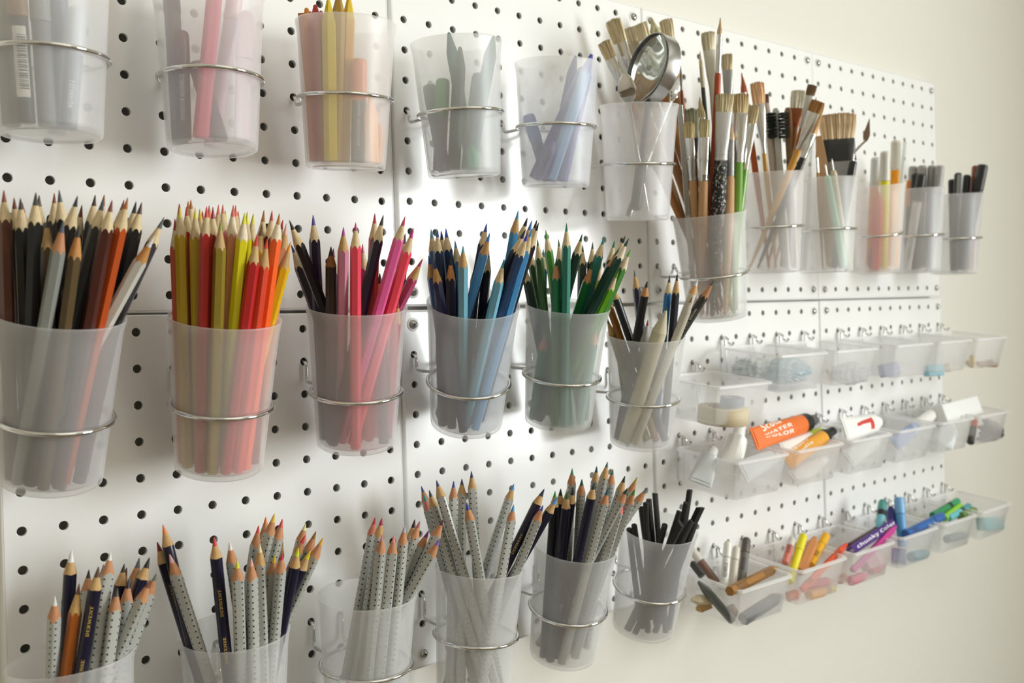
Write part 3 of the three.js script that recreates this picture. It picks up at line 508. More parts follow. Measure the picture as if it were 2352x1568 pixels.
    ["crayon",3,0.1124,0.1381,0.0719,0.0979,0.0228,0.0674,"#d85c78","#d85c78"],
    ["marker",1,0.0905,0.0921,0.0595,0.0906,0.0225,0.0572,"#22272a","#5a3040"],
    ["marker",0,0.0944,0.1435,0.0344,0.0934,0.0226,0.044,"#5c5058","#4c3c46"],
    ["marker",4,0.1336,0.1407,0.0566,0.1177,0.023,0.0366,"#c4a8b4","#c8a0a8"],
    ["marker",5,0.134,0.1106,0.0627,0.1244,0.0227,0.0705,"#cdb8bc","#d0b8bc"],
    ["marker",2,0.1022,0.0757,0.0534,0.1158,0.0235,0.0573,"#3c3042","#5a3c50"],
  ],
  T3: [
    ["crayon",5,0.1892,0.1256,0.0762,0.1947,0.0169,0.0613,"#d8c020","#d0b81c"],
    ["crayon",6,0.1991,0.1329,0.0734,0.2015,0.0178,0.0543,"#a8873c","#a07c2c"],
    ["crayon",7,0.2104,0.1339,0.0682,0.2134,0.0191,0.0456,"#d8a028","#d8b420"],
    ["crayon",3,0.1841,0.124,0.0665,0.1916,0.0179,0.0521,"#a83a34","#b03a34"],
    ["crayon",1,0.1826,0.1243,0.0563,0.1928,0.0191,0.0425,"#d88a28","#d88a28"],
    ["crayon",2,0.1955,0.1292,0.0373,0.2095,0.021,0.0285,"#b0442c","#b0442c"],
    ["crayon",4,0.1951,0.125,0.0541,0.2033,0.0189,0.0447,"#a82c30","#a82c30"],
    ["marker",8,0.2149,0.09,0.0718,0.2198,0.0184,0.056,"#2f3a50","#e07c44"],
    ["crayon",9,0.2208,0.0639,0.0753,0.2242,0.0167,0.0687,"#f0b070","#f0a060"],
    ["crayon",10,0.2334,0.0466,0.0654,0.2321,0.0181,0.0595,"#d0a080","#d0a080"],
    ["block",0,0.1867,0.1237,0.0458,0.2,0.0203,0.0342,"#b07a58"],
  ],
  T4: [
    ["crayon",3,0.3045,0.1119,0.0722,0.3014,0.0186,0.0624,"#1a3832","#2a4a44"],
    ["marker",1,0.2966,0.0894,0.0588,0.2982,0.0192,0.0475,"#28253c","#3f9a50"],
    ["marker",0,0.2988,0.0897,0.0363,0.3093,0.0205,0.0389,"#4a5058","#5a605c"],
    ["crayon",2,0.3134,0.1312,0.0454,0.334,0.022,0.043,"#3a7a78","#2f6a68"],
    ["crayon",6,0.3344,0.1239,0.0767,0.3153,0.0202,0.0635,"#5a7a78","#2a6a54"],
    ["crayon",4,0.3101,0.0361,0.0735,0.3113,0.0186,0.0743,"#5a9a78","#5a9a78"],
    ["marker",5,0.3322,0.098,0.0588,0.3207,0.0212,0.0541,"#7a8a98","#8a98a0"],
  ],
  T5: [
    ["crayon",5,0.4282,0.1206,0.0899,0.4041,0.0181,0.0604,"#6a9ccc","#4a50a8"],
    ["marker",3,0.4317,0.112,0.0782,0.3989,0.0203,0.045,"#3a3888","#5a5aa0"],
    ["marker",0,0.3972,0.0761,0.041,0.4184,0.0209,0.0415,"#34437e","#4a68a8"],
    ["crayon",2,0.4337,0.1259,0.0646,0.4268,0.021,0.0342,"#4a5090","#3a3a80"],
    ["crayon",1,0.4006,0.0487,0.0699,0.395,0.0187,0.0553,"#5a4c88","#6a5a98"],
    ["crayon",4,0.4406,0.1226,0.075,0.4343,0.0207,0.0409,"#4a4c9c","#34348a"],
  ],
  U1: [
    ["brush",9,0.5688,0.0946,0.0748,0.6245,-0.0972,0.0353,"flat",0.0283,0.0155,0.0198,0.0099,0.0085,"#a8ab92","#3a3a38","#1c1c1c"],
    ["brush",8,0.5536,0.0778,0.0859,0.6132,-0.1,0.0475,"flat",0.0145,0.01,0.0402,0.0072,0.0083,"#b59a4e","#c9c9c6","#b88f5e"],
    ["brush",12,0.5638,0.0796,0.0969,0.6019,-0.1025,0.0542,"flat",0.0166,0.0094,0.0401,0.0077,0.0094,"#b0a468","#c9c9c6","#bd9468"],
    ["brush",11,0.5875,0.1504,0.0741,0.6365,-0.097,0.0523,"round",0.0136,0.0037,0.02,0.004,0.0043,"#c8c49c","#b8b49c","#2c3a34"],
    ["brush",13,0.5932,0.1691,0.0797,0.6376,-0.0974,0.0599,"flat",0.0172,0.0129,0.0429,0.0057,0.0063,"#cfc7ac","#c8c4b4","#c8c4ba"],
    ["brush",14,0.5701,0.169,0.1132,0.6101,-0.1014,0.0552,"round",0.0143,0.0055,0.0342,0.0052,0.0071,"#d0b488","#c9c9c6","#a8481c"],
    ["brush",16,0.604,0.1466,0.0928,0.6416,-0.097,0.0671,"flat",0.015,0.0108,0.0285,0.0085,0.0085,"#cbbb94","#a8a8a6","#9a9a92"],
    ["brush",15,0.5784,0.1025,0.1093,0.6056,-0.1023,0.0649,"flat",0.0166,0.0163,0.0442,0.0117,0.0138,"#c0b48c","#c8c8c6","#2a2a2a"],
    ["brush",18,0.6076,0.1071,0.1055,0.6216,-0.1009,0.0789,"flat",0.0184,0.0153,0.046,0.0088,0.0088,"#b39a58","#c9c9c6","#6fa03c"],
    ["brush",19,0.628,0.0989,0.1038,0.6212,-0.1,0.0695,"flat",0.018,0.0112,0.0438,0.0072,0.0086,"#b8a070","#c9c9c6","#6fa03c"],
    ["brush",10,0.5879,0.1077,0.0721,0.6169,-0.1011,0.0629,"round",0.0194,0.0083,0.0287,0.0049,0.0057,"#b8a868","#c9c9c6","#4a3a2c"],
    ["brush",17,0.597,0.0774,0.1017,0.6128,-0.1022,0.075,"round",0.0141,0.0063,0.0338,0.0078,0.0106,"#c8b080","#9a9a98","#cda67c"],
    ["brush",7,0.5461,0.1285,0.085,0.6068,-0.101,0.0414,"round",0.0138,0.0028,0.0083,0.003,0.0036,"#8a8478","#a8a49c","#8a3c20"],
    ["strip",6,0.5485,0.0939,0.0807,0.6027,-0.1022,0.0465,"#c4c6c6"],
    ["brush",1,0.5188,0.1823,0.0262,0.6385,-0.0948,0.0409,"flat",0.0231,0.0148,0.0371,0.0091,0.0099,"#cbb88c","#c9c9c6","#b88f5e"],
    ["brush",0,0.5059,0.1593,0.0262,0.6267,-0.098,0.0593,"flat",0.0176,0.0123,0.0327,0.0082,0.009,"#c0a878","#c9c9c6","#a8713c"],
    ["brush",2,0.5562,0.1842,0.0108,0.644,-0.0945,0.049,"flat",0.0154,0.0129,0.0343,0.0094,0.0103,"#cfc0a0","#b0a48c","#b88f5e"],
    ["brush",3,0.5572,0.1849,0.0255,0.6325,-0.0979,0.0692,"flat",0.0169,0.0136,0.0339,0.0093,0.0102,"#d2c3a0","#c9c9c6","#a8713c"],
    ["brush",4,0.5796,0.195,0.0207,0.6457,-0.095,0.0586,"round",0.0194,0.0147,0.0345,0.0095,0.0104,"#b8b890","#a8a8a0","#8a6a3c"],
    ["brush",5,0.5808,0.1898,0.0381,0.6285,-0.0979,0.0502,"flat",0.0192,0.0136,0.0341,0.0094,0.0102,"#d0c09a","#c9c9c6","#b88f5e"],
  ],
  U2: [
    ["brush",0,0.6963,0.1525,0.0397,0.7145,-0.0535,0.0541,"round",0.0213,0.0073,0.0363,0.0057,0.0069,"#a8481c","#c9c9c6","#b0521c"],
    ["brush",1,0.6839,0.136,0.0677,0.7215,-0.0532,0.0578,"flat",0.0222,0.0138,0.0506,0.0049,0.0055,"#c87420","#c9c9c6","#c89a48"],
    ["brush",2,0.7107,0.1284,0.0587,0.7258,-0.0533,0.0648,"flat",0.0094,0.0055,0.0471,0.0086,0.0088,"#6a3a24","#b8aca0","#b8aca0"],
    ["toothbrush",3,0.7123,0.1115,0.069,0.7206,-0.0541,0.0723,"#b8b8b0","#2c3a2c"],
    ["toothbrush",4,0.7143,0.1099,0.0826,0.7317,-0.0535,0.0722,"#7a5a34","#26261f"],
    ["brush",5,0.7367,0.1313,0.0819,0.7389,-0.0516,0.0521,"flat",0.0188,0.0157,0.0188,0.0094,0.0078,"#d8d8d0","#8a4a24","#8a5a2c"],
    ["brush",6,0.7325,0.1322,0.1007,0.7277,-0.0515,0.0426,"flat",0.0111,0.0102,0.0339,0.0055,0.0062,"#6a4a2c","#c4c4be","#b8742c"],
    ["brush",8,0.709,0.1087,0.1223,0.7029,-0.0525,0.0382,"flat",0.0119,0.0137,0.0388,0.006,0.0078,"#a87434","#c9c9c6","#d09a44"],
    ["brush",9,0.7364,0.109,0.1113,0.6949,-0.0539,0.0542,"round",0.0307,0.0084,0.0261,0.0074,0.0074,"#c8862c","#c9c9c6","#1c1c1c"],
    ["brush",7,0.7331,0.1185,0.1043,0.7298,-0.0517,0.05,"round",0.0092,0.0031,0.0154,0.0034,0.0037,"#c8602c","#b8a890","#b8602c"],
  ],
  U3: [
    ["brush",5,0.8248,0.119,0.0705,0.8342,-0.0529,0.0645,"flat",0.0284,0.0392,0.025,0.0376,0.025,"#c09a74","#2a2a2a","#8a8a86"],
    ["knife",6,0.8276,0.11,0.0983,0.821,-0.0526,0.0641,"#1f1f22"],
    ["paddle",2,0.8004,0.0923,0.0623,0.8364,-0.0516,0.052,"#c09a70"],
    ["tool",3,0.7875,0.0593,0.0773,0.8169,-0.053,0.0793,"#9cc8ae"],
    ["tool",4,0.795,0.0646,0.081,0.8258,-0.0527,0.0771,"#d0bfa4"],
    ["brush",1,0.7958,0.0754,0.062,0.8205,-0.0525,0.0499,"round",0.0066,0.003,0.0165,0.0033,0.004,"#a87a3c","#c9c9c6","#a87a3c"],
    ["rod",0,0.7886,0.0879,0.0618,0.8074,-0.0527,0.0349,"#c8ccc6"],
  ],
  U4: [
    ["marker",3,0.8974,0.0808,0.0855,0.9205,-0.0522,0.0663,"#e0d624","#d4d2c8"],
    ["marker",4,0.9172,0.0945,0.088,0.9314,-0.0509,0.0721,"#f0a010","#d8d4c8"],
    ["marker",1,0.9044,0.0768,0.0699,0.9304,-0.0476,0.0436,"#e08a3c","#d8d8d4"],
    ["rod",5,0.9194,0.0913,0.098,0.9204,-0.0531,0.0774,"#d8d8d4"],
    ["crayon",2,0.8935,0.0342,0.0785,0.9065,-0.0541,0.0643,"#d04a44","#d04a44"],
    ["crayon",0,0.9088,-0.0255,0.0602,0.9141,-0.0521,0.0564,"#3a4250","#3a4250"],
  ],
  U5: [
    ["marker",1,1.0181,0.0775,0.0543,1.0255,-0.0506,0.0423,"#9a9a98","#a4a4a2"],
    ["marker",4,1.016,0.0764,0.0673,1.0236,-0.0511,0.0541,"#9a9a98","#a4a4a2"],
    ["marker",5,1.0243,0.0758,0.0757,1.0344,-0.0504,0.06,"#9a9a98","#a4a4a2"],
    ["marker",6,1.0216,0.0738,0.0872,1.0229,-0.0513,0.0682,"#9a9a98","#a4a4a2"],
    ["marker",2,0.9998,0.0654,0.0671,1.0088,-0.0523,0.057,"#1c1c1c","#1c1c1c"],
    ["marker",0,1.007,0.0592,0.0568,1.0144,-0.0515,0.0465,"#1c1c1c","#d8842c"],
    ["marker",3,0.9914,0.0625,0.0793,0.9956,-0.0524,0.0544,"#c8c8c4","#22201e"],
  ],
  U6: [
    ["marker",0,1.1091,0.0666,0.0582,1.1342,-0.05,0.0453,"#2a2a29","#1c1c1c"],
    ["marker",1,1.1002,0.0725,0.0711,1.0977,-0.0538,0.0637,"#242423","#1c1c1c"],
    ["marker",2,1.118,0.071,0.0741,1.1198,-0.0523,0.0605,"#2c2c2b","#222221"],
    ["marker",3,1.1357,0.0698,0.0696,1.1356,-0.0513,0.0608,"#7a7a78","#8a8a88"],
    ["marker",4,1.1291,0.0828,0.0804,1.1277,-0.0523,0.0695,"#8a4a2c","#8a4a2c"],
    ["marker",5,1.1243,0.082,0.0921,1.1088,-0.0526,0.0681,"#1f1f1e","#1f1f1e"],
  ],
};
const BINITEMS = [
  ["mk", 0.645, -0.3331, 0.045, 0.6236, -0.3771, 0.055, 0.0042, "#e4e2da", "#e8e6de", "white marker standing in the grey-brown crayon bin, black bar print on its barrel", "AQUARELLE"],
  ["mk", 0.6673, -0.3435, 0.038, 0.6433, -0.3798, 0.05, 0.0042, "#cfc9ba", "#d8d2c4", "cream marker beside the white one in the grey-brown crayon bin", ""],
  ["mk", 0.6874, -0.3383, 0.036, 0.6584, -0.3774, 0.05, 0.0048, "#6a665e", "#5a564e", "dark grey marker with striped label in the grey-brown crayon bin", "NEOCOLOR"],
  ["cr", 0.7055, -0.3693, 0.06, 0.6013, -0.3692, 0.08, 0.0048, "#9a6a2c", "#9a7a44", "brown oil crayon lettered in black lying over the first bin", "CRETACOLOR OIL"],
  ["pn", 0.6048, -0.3466, 0.026, 0.603, -0.3611, 0.045, 0.0035, "#3a3a38", "#c4c4c2", "black and silver pen leaning on the first bin edge"],
  ["mk", 0.6166, -0.3405, 0.02, 0.6255, -0.3729, 0.045, 0.0045, "#7a5a4c", "#d8d4ca", "brown marker with white striped label leaning in the first bin", ""],
  ["cr", 0.5908, -0.3631, 0.05, 0.6187, -0.4043, 0.069, 0.0042, "#5a5e5c", "#5a5e5c", "long dark grey crayon leaning inside the front of the first bin", ""],
  ["cr", 0.5853, -0.3812, 0.045, 0.6097, -0.3849, 0.052, 0.0048, "#d0c2a4", "#d0c2a4", "beige crayon stub on the floor of the first bin", ""],
  ["cr", 0.5978, -0.3949, 0.04, 0.6087, -0.3888, 0.05, 0.0046, "#b8925c", "#b8925c", "tan crayon stub on the floor of the first bin", ""],
  ["cr", 0.698, -0.3946, 0.07, 0.6296, -0.4042, 0.0735, 0.0062, "#3e3e42", "#3e3e42", "thick black crayon lying behind the front of the first bin", ""],
  ["cr", 0.6276, -0.4033, 0.066, 0.6232, -0.3926, 0.062, 0.005, "#8a6a5c", "#8a6a5c", "dusky brown crayon stub behind the first bin corner", ""],
  ["mk", 0.7558, -0.3485, 0.045, 0.727, -0.3695, 0.055, 0.0042, "#d2796a", "#d8d0c8", "coral marker with white label in the orange crayon bin", "SALMON"],
  ["mk", 0.7698, -0.3464, 0.05, 0.7195, -0.3865, 0.065, 0.0048, "#e8dc20", "#e8dc20", "bright yellow marker with black ticks in the orange crayon bin", "- - -"],
  ["cr", 0.7917, -0.3528, 0.05, 0.7432, -0.3803, 0.062, 0.0058, "#c98650", "#c98650", "copper crayon with rounded top in the orange crayon bin", ""],
  ["mk", 0.8198, -0.3548, 0.046, 0.7669, -0.3782, 0.06, 0.005, "#eab020", "#eab020", "golden-yellow marker with white label in the orange crayon bin", "ORANGE"],
  ["cr", 0.8193, -0.3615, 0.072, 0.728, -0.3943, 0.0745, 0.0036, "#e2562c", "#d8442c", "orange-red pencil crossing the rim of the orange crayon bin", "ORANGE"],
  ["cr", 0.8055, -0.4022, 0.062, 0.7492, -0.3951, 0.066, 0.005, "#b8343a", "#b8343a", "crimson crayon stub with dark band in the orange crayon bin", ""],
  ["cr", 0.7825, -0.4073, 0.07, 0.7416, -0.4029, 0.0735, 0.0052, "#e0a030", "#e0a030", "amber crayon stub lying on the orange crayon bin floor", ""],
  ["cr", 0.8124, -0.4117, 0.06, 0.7938, -0.4096, 0.064, 0.0046, "#e8e070", "#e8e070", "pale yellow crayon stub in the orange crayon bin corner", ""],
  ["cr", 0.7373, -0.4012, 0.066, 0.723, -0.404, 0.06, 0.0052, "#dc8468", "#dc8468", "salmon crayon stub in the orange crayon bin corner", ""],
  ["bx", 0.9375, -0.3592, 0.06, 0.8259, -0.3713, 0.072, 0.01, "#4a2a7a", "#4a2a7a", "purple and white chunky marker across the pink crayon bin", "chunky Color"],
  ["mk", 0.9457, -0.3642, 0.046, 0.8435, -0.3709, 0.06, 0.0046, "#4c2434", "#4c2434", "dark maroon marker behind the purple one in the pink crayon bin", ""],
  ["cr", 0.9246, -0.3588, 0.072, 0.8256, -0.3921, 0.0745, 0.0036, "#c83a92", "#c83a92", "magenta pencil crossing the rim of the pink crayon bin", ""],
  ["cr", 0.8592, -0.4039, 0.071, 0.8219, -0.4038, 0.0735, 0.0052, "#d8507a", "#d8507a", "rose crayon stub at the front of the pink crayon bin", ""],
  ["cr", 0.9101, -0.4048, 0.064, 0.8723, -0.4032, 0.068, 0.0046, "#c8485c", "#c8485c", "red-pink crayon stub at the back of the pink crayon bin", ""],
  ["bl", 0.9091, -0.3958, 0.06, 0.8588, -0.393, 0.068, 0.0085, "#c89aa0", "#c89aa0", "pale pink eraser block in the pink crayon bin", ""],
  ["cr", 0.8502, -0.4082, 0.05, 0.8289, -0.4068, 0.056, 0.005, "#d890a8", "#d890a8", "pale pink crayon end by the pink crayon bin corner", ""],
  ["mk", 0.9522, -0.3359, 0.04, 0.9213, -0.3651, 0.052, 0.0056, "#78bcc8", "#5aa098", "light teal marker with dark band in the blue crayon bin", ""],
  ["cr", 0.9588, -0.3429, 0.046, 0.9461, -0.3664, 0.055, 0.0056, "#3a3a8a", "#34348a", "indigo crayon with grey label in the blue crayon bin", ""],
  ["mk", 0.9607, -0.3306, 0.056, 0.9457, -0.3873, 0.068, 0.0062, "#5a9cd0", "#7ab0e0", "sky-blue marker standing tallest in the blue crayon bin", ""],
  ["mk", 1.0475, -0.366, 0.066, 0.9419, -0.371, 0.0735, 0.0058, "#2a62aa", "#2a62aa", "blue marker with white lettering lying over the blue crayon bin", "AQUARELLE"],
  ["bl", 0.9476, -0.392, 0.062, 0.9386, -0.4063, 0.066, 0.0095, "#7482b4", "#7482b4", "slate-blue chalk block in the blue crayon bin corner", ""],
  ["cr", 1.0059, -0.4054, 0.068, 0.9537, -0.4004, 0.0735, 0.006, "#4a98a8", "#4a98a8", "teal crayon stub on the blue crayon bin floor", ""],
  ["mk", 1.1217, -0.3592, 0.05, 1.0302, -0.3633, 0.062, 0.0048, "#2c8a5a", "#2c9a6a", "green marker with black band in the green crayon bin", ""],
  ["cr", 1.1183, -0.3627, 0.056, 1.0471, -0.3687, 0.068, 0.0046, "#8ac83a", "#8ac83a", "lime crayon lying in the green crayon bin", ""],
  ["mk", 1.1321, -0.3662, 0.06, 1.0553, -0.3697, 0.07, 0.0046, "#6ac0c8", "#4a98a0", "turquoise marker with black band in the green crayon bin", ""],
  ["cr", 1.142, -0.3718, 0.064, 1.0836, -0.3713, 0.072, 0.0056, "#6a8a44", "#5a7a3a", "olive-green crayon in the green crayon bin", ""],
  ["cr", 1.11, -0.3998, 0.066, 1.0461, -0.3945, 0.0715, 0.0052, "#4a7078", "#4a7078", "dark teal crayon stub on the green crayon bin floor", ""],
  ["bl", 1.2097, -0.4008, 0.064, 1.1341, -0.3889, 0.0735, 0.0095, "#5aaab4", "#5aaab4", "cyan striped chalk block in the last lower bin", ""],
  ["tb", 0.6701, -0.2174, 0.045, 0.6269, -0.2649, 0.06, 0.011, "#ecebe6", "#f0efea", "white paint tube standing in the first middle bin", ""],
  ["tb", 0.6187, -0.2354, 0.05, 0.5834, -0.2641, 0.062, 0.01, "#c4c8c8", "#d4d4d0", "pale grey paint tube inside the first middle bin", ""],
  ["tb", 0.7042, -0.2501, 0.066, 0.6341, -0.2581, 0.0735, 0.01, "#d0d3d3", "#d6d8d8", "frosty white paint tube lying in the first middle bin", ""],
  ["tb", 0.7987, -0.2223, 0.048, 0.672, -0.2305, 0.06, 0.0105, "#e8742c", "#5a5a58", "orange paint tube with grey cap and white lettering", "Scola WATER COLOR"],
  ["tb", 0.8368, -0.2363, 0.05, 0.7245, -0.2489, 0.058, 0.0085, "#ecece6", "#f0f0ec", "white paint tube with lime label between the orange and amber tubes", ""],
  ["tb", 0.8172, -0.2352, 0.06, 0.7212, -0.2589, 0.064, 0.0082, "#eaa63a", "#161616", "amber paint tube with black cap", "pebeo Studio"],
  ["tb", 0.8025, -0.2661, 0.058, 0.7357, -0.28, 0.062, 0.0085, "#e4e5e3", "#e8e8e6", "white tube seen through the front of the amber tube bin", ""],
  ["tb", 0.9062, -0.2335, 0.062, 0.8195, -0.2344, 0.072, 0.012, "#f0efec", "#f2f2f0", "white bottle with a red corner mark in the third middle bin", "L"],
  ["tb", 0.9111, -0.2546, 0.06, 0.8376, -0.2695, 0.064, 0.0095, "#e6e7e5", "#ececea", "glossy white tube inside the third middle bin", ""],
  ["tb", 1.0704, -0.2309, 0.054, 0.9458, -0.2648, 0.06, 0.0072, "#a4b2d4", "#ecebe8", "white and blue paint tube slanting across the fourth middle bin", ""],
  ["bl", 1.1687, -0.236, 0.052, 1.0475, -0.2384, 0.064, 0.014, "#e9eae8", "#e9eae8", "white folded packet sticking out of the fifth middle bin", ""],
  ["tb", 1.0717, -0.2533, 0.066, 1.0347, -0.2733, 0.0725, 0.013, "#dfe4e6", "#e6e8e8", "white tub shape inside the fifth middle bin", ""],
  ["mk", 1.1389, -0.2514, 0.066, 1.1111, -0.2791, 0.0735, 0.005, "#3a3a38", "#d0483c", "black marker with red cap in the last middle bin", ""],
  ["cr", 1.1849, -0.2569, 0.056, 1.2153, -0.2671, 0.06, 0.005, "#3c4046", "#2e3238", "topmost dark grey charcoal stub heaped in the last middle bin", ""],
  ["cr", 1.1631, -0.2637, 0.06, 1.2083, -0.2739, 0.063, 0.005, "#2e3238", "#2e3238", "second dark grey charcoal stub heaped in the last middle bin", ""],
  ["cr", 1.1573, -0.2719, 0.064, 1.2151, -0.2728, 0.066, 0.005, "#44484c", "#2e3238", "middle dark grey charcoal stub heaped in the last middle bin", ""],
  ["cr", 1.1421, -0.2775, 0.068, 1.1913, -0.2794, 0.069, 0.005, "#34383c", "#2e3238", "lowest dark grey charcoal stub heaped in the last middle bin", ""],
  ["cr", 1.1566, -0.2594, 0.072, 1.2013, -0.2772, 0.072, 0.005, "#4a4e54", "#2e3238", "rearmost dark grey charcoal stub heaped in the last middle bin", ""],
  ["rl", 0.6228, -0.2006, 0.06, 0.6228, -0.2006, 0.06, 0.025, "#cdbf9f", "#cdbf9f", "wide tan tape roll lying in the first upper bin", "", 0.016],
  ["rl", 0.6359, -0.1885, 0.062, 0.6359, -0.1885, 0.062, 0.012, "#8a94aa", "#8a94aa", "small grey-blue tape roll on top of the tan one", "", 0.009],
  ["bg", 0.7302, -0.1634, 0.06, 0.7302, -0.1634, 0.06, 0.026, "#cfe2ea", "#cfe2ea", "crumpled bag of pale blue beads in the second upper bin", ""],
  ["bg", 0.6998, -0.1593, 0.04, 0.6998, -0.1593, 0.04, 0.022, "#e4e8e8", "#e4e8e8", "crumpled clear wrapping at the back of the second upper bin", ""],
  ["bg", 0.8558, -0.1736, 0.058, 0.8558, -0.1736, 0.058, 0.023, "#e6eaec", "#e6eaec", "folded clear wrapping in the third upper bin", ""],
  ["bl", 0.9412, -0.1717, 0.07, 0.9199, -0.1746, 0.06, 0.0085, "#b4b9d2", "#b4b9d2", "small white and blue box in the fourth upper bin", ""],
  ["bl", 1.0477, -0.1797, 0.07, 1.0244, -0.1799, 0.06, 0.008, "#9ccbd8", "#9ccbd8", "light blue eraser cube in the fifth upper bin", ""],
  ["cr", 1.0818, -0.1724, 0.06, 1.0788, -0.183, 0.062, 0.005, "#ddcdb8", "#ddcdb8", "small beige cone in the fifth upper bin", ""],
  ["cr", 1.1205, -0.1729, 0.066, 1.1276, -0.179, 0.072, 0.0034, "#c9a868", "#c9a868", "upright wooden peg lying in the last upper bin", ""],
  ["cr", 1.1363, -0.1663, 0.066, 1.1247, -0.1759, 0.072, 0.0034, "#d2b474", "#d2b474", "slanted wooden peg lying in the last upper bin", ""],
  ["cr", 1.1514, -0.1774, 0.066, 1.1929, -0.181, 0.072, 0.0034, "#a8805c", "#a8805c", "long wooden peg lying in the last upper bin", ""],
  ["cr", 1.1576, -0.1807, 0.066, 1.1801, -0.1758, 0.072, 0.0034, "#8a6a54", "#8a6a54", "dark wooden peg lying in the last upper bin", ""],
];

// ---------------------------------------------------------------- cups in chrome rings
const CUPNAME = { M1: 'brown and black pencil cup', M2: 'red and yellow pencil cup', M3: 'pink and purple pencil cup', M4: 'blue pencil cup', M5: 'green pencil cup', M6: 'graphite pencil cup', B1: 'grey and brown dotted-pencil cup', B2: 'yellow and red dotted-pencil cup', B3: 'pink dotted-pencil cup', B4: 'blue dotted-pencil cup', B5: 'green dotted-pencil cup', B6: 'charcoal stick cup', T1: 'barcode marker cup', T2: 'pink crayon cup', T3: 'yellow crayon cup', T4: 'green crayon cup', T5: 'blue crayon cup', T6: 'magnifier cup', U1: 'bristle brush cup', U2: 'golden brush cup', U3: 'palette knife cup', U4: 'yellow marker cup', U5: 'grey marker cup', U6: 'black pen cup' };
const CH = 0.104;
const cupProfile = [[0.0001, 0.0014], [0.0235, 0.0014], [0.0243, 0.0001], [0.0272, 0], [0.0286, 0.0012], [0.029, 0.004], [0.0345, 0.0925], [0.0351, 0.0975], [0.0361, 0.1025], [0.0362, 0.1034], [0.0358, 0.104], [0.0352, 0.1036], [0.0349, 0.1025], [0.0339, 0.0975], [0.0333, 0.0925], [0.0278, 0.0055], [0.0268, 0.0035], [0.0001, 0.0024]];
const cupGeo = (() => { const l = lathe(cupProfile, 64); return l; })();
const frost = new THREE.MeshPhysicalMaterial({ color: '#ffffff', roughness: 0.43, transmission: 0.88, thickness: 0, ior: 1.4 });
const chrome = metal('#dcdcda', 0.06);
function cupFrame(c) {
  const [x, y, z, tx, tz, s] = c, a = V(tx, 1, tz).normalize();
  return { c: V(x, y, z), a, rim: V(x, y, z).addScaledVector(a, 0.055 + s), bottom: V(x, y, z).addScaledVector(a, 0.055 + s - CH), s };
}
for (const [id, c] of Object.entries(CUPS)) {
  const f = cupFrame(c), q = new THREE.Quaternion().setFromUnitVectors(V(0, 1, 0), f.a);
  const cup = solo('frosted_cup', cupGeo, frost, `frosted plastic cup, the ${CUPNAME[id]}`, 'cup', 'frosted cups on the pegboard');
  cup.position.copy(f.bottom); cup.quaternion.copy(q);
  const h = CH - (0.055 + f.s), rc = 0.029 + 0.0055 * (h - 0.004) / 0.0885, R = rc + 0.0017;
  const ring = thing('ring_holder', `chrome wire ring on the pegboard holding the ${CUPNAME[id]}`, 'holder', 'chrome ring holders');
  const tor = new THREE.TorusGeometry(R, 0.0015, 12, 72); tor.rotateX(Math.PI / 2);
  const t = part(ring, 'ring', tor, chrome); t.position.copy(f.c); t.quaternion.copy(q);
  const [i0, jh] = [c[6], c[7]];
  for (const k of [0, 1]) {
    const hp = holeAt(i0 + k, jh), dx = hp.x - f.c.x;
    const lx = Math.max(-0.9, Math.min(0.9, dx / R)) * R, lz = -Math.sqrt(R * R - lx * lx);
    const e = V(lx, 0, lz - 0.0012).applyQuaternion(q).add(f.c); // meets the back of the ring
    const yb = e.y + 0.0005;
    part(ring, 'hook', wire([V(hp.x, hp.y + 0.0075, -0.008), V(hp.x, hp.y + 0.003, -0.0065), V(hp.x, hp.y, -0.002), V(hp.x, hp.y - 0.0012, 0.0018), V(hp.x, hp.y - 0.004, 0.0032), V(hp.x, (hp.y + yb) / 2, 0.0034), V(hp.x, yb + 0.003, 0.0036), V(hp.x, yb + 0.0006, 0.0052), V(hp.x, yb, 0.009), V((hp.x + e.x) / 2, (yb + e.y) / 2, (0.009 + e.z) / 2), e], 0.0014, 44, 8), chrome);
  }
}

// ---------------------------------------------------------------- pencils and sticks
const hexR = (ap) => (p) => ap / Math.cos(((p + Math.PI / 6 + 20 * Math.PI) % (Math.PI / 3)) - Math.PI / 6);
const triR = (r) => (p) => r * (0.93 + 0.075 * Math.cos(3 * p));
const dotMap = canvasMap(384, 64, (g, w, h) => { g.fillStyle = '#b0b2ac'; g.fillRect(0, 0, w, h); g.fillStyle = '#1c1d1f'; [0.105, 0.23, 0.438, 0.562, 0.77, 0.895].forEach((u) => { g.beginPath(); g.ellipse(u * w, h / 2, 9, 9, 0, 0, 7); g.fill(); }); });
const gripMat = new THREE.MeshPhysicalMaterial({ map: dotMap, roughness: 0.3, metalness: 0.12 });
function lettering(base, ink, words, font = 'bold 40px serif') {
  return canvasMap(384, 2048, (g, w, h) => { g.fillStyle = base; g.fillRect(0, 0, w, h); g.save(); g.translate(w / 2, h); g.rotate(-Math.PI / 2); g.fillStyle = ink; g.font = font; g.textAlign = 'left'; g.textBaseline = 'middle'; words.forEach(([at, text]) => g.fillText(text, at * h, 0)); g.restore(); });
}
const navyMap = lettering('#15132c', '#c9a94e', [[0.34, 'DERWENT'], [0.52, 'INKTENSE'], [0.70, 'DERWENT']]);
const navyMat = new THREE.MeshPhysicalMaterial({ map: navyMap, roughness: 0.25 });
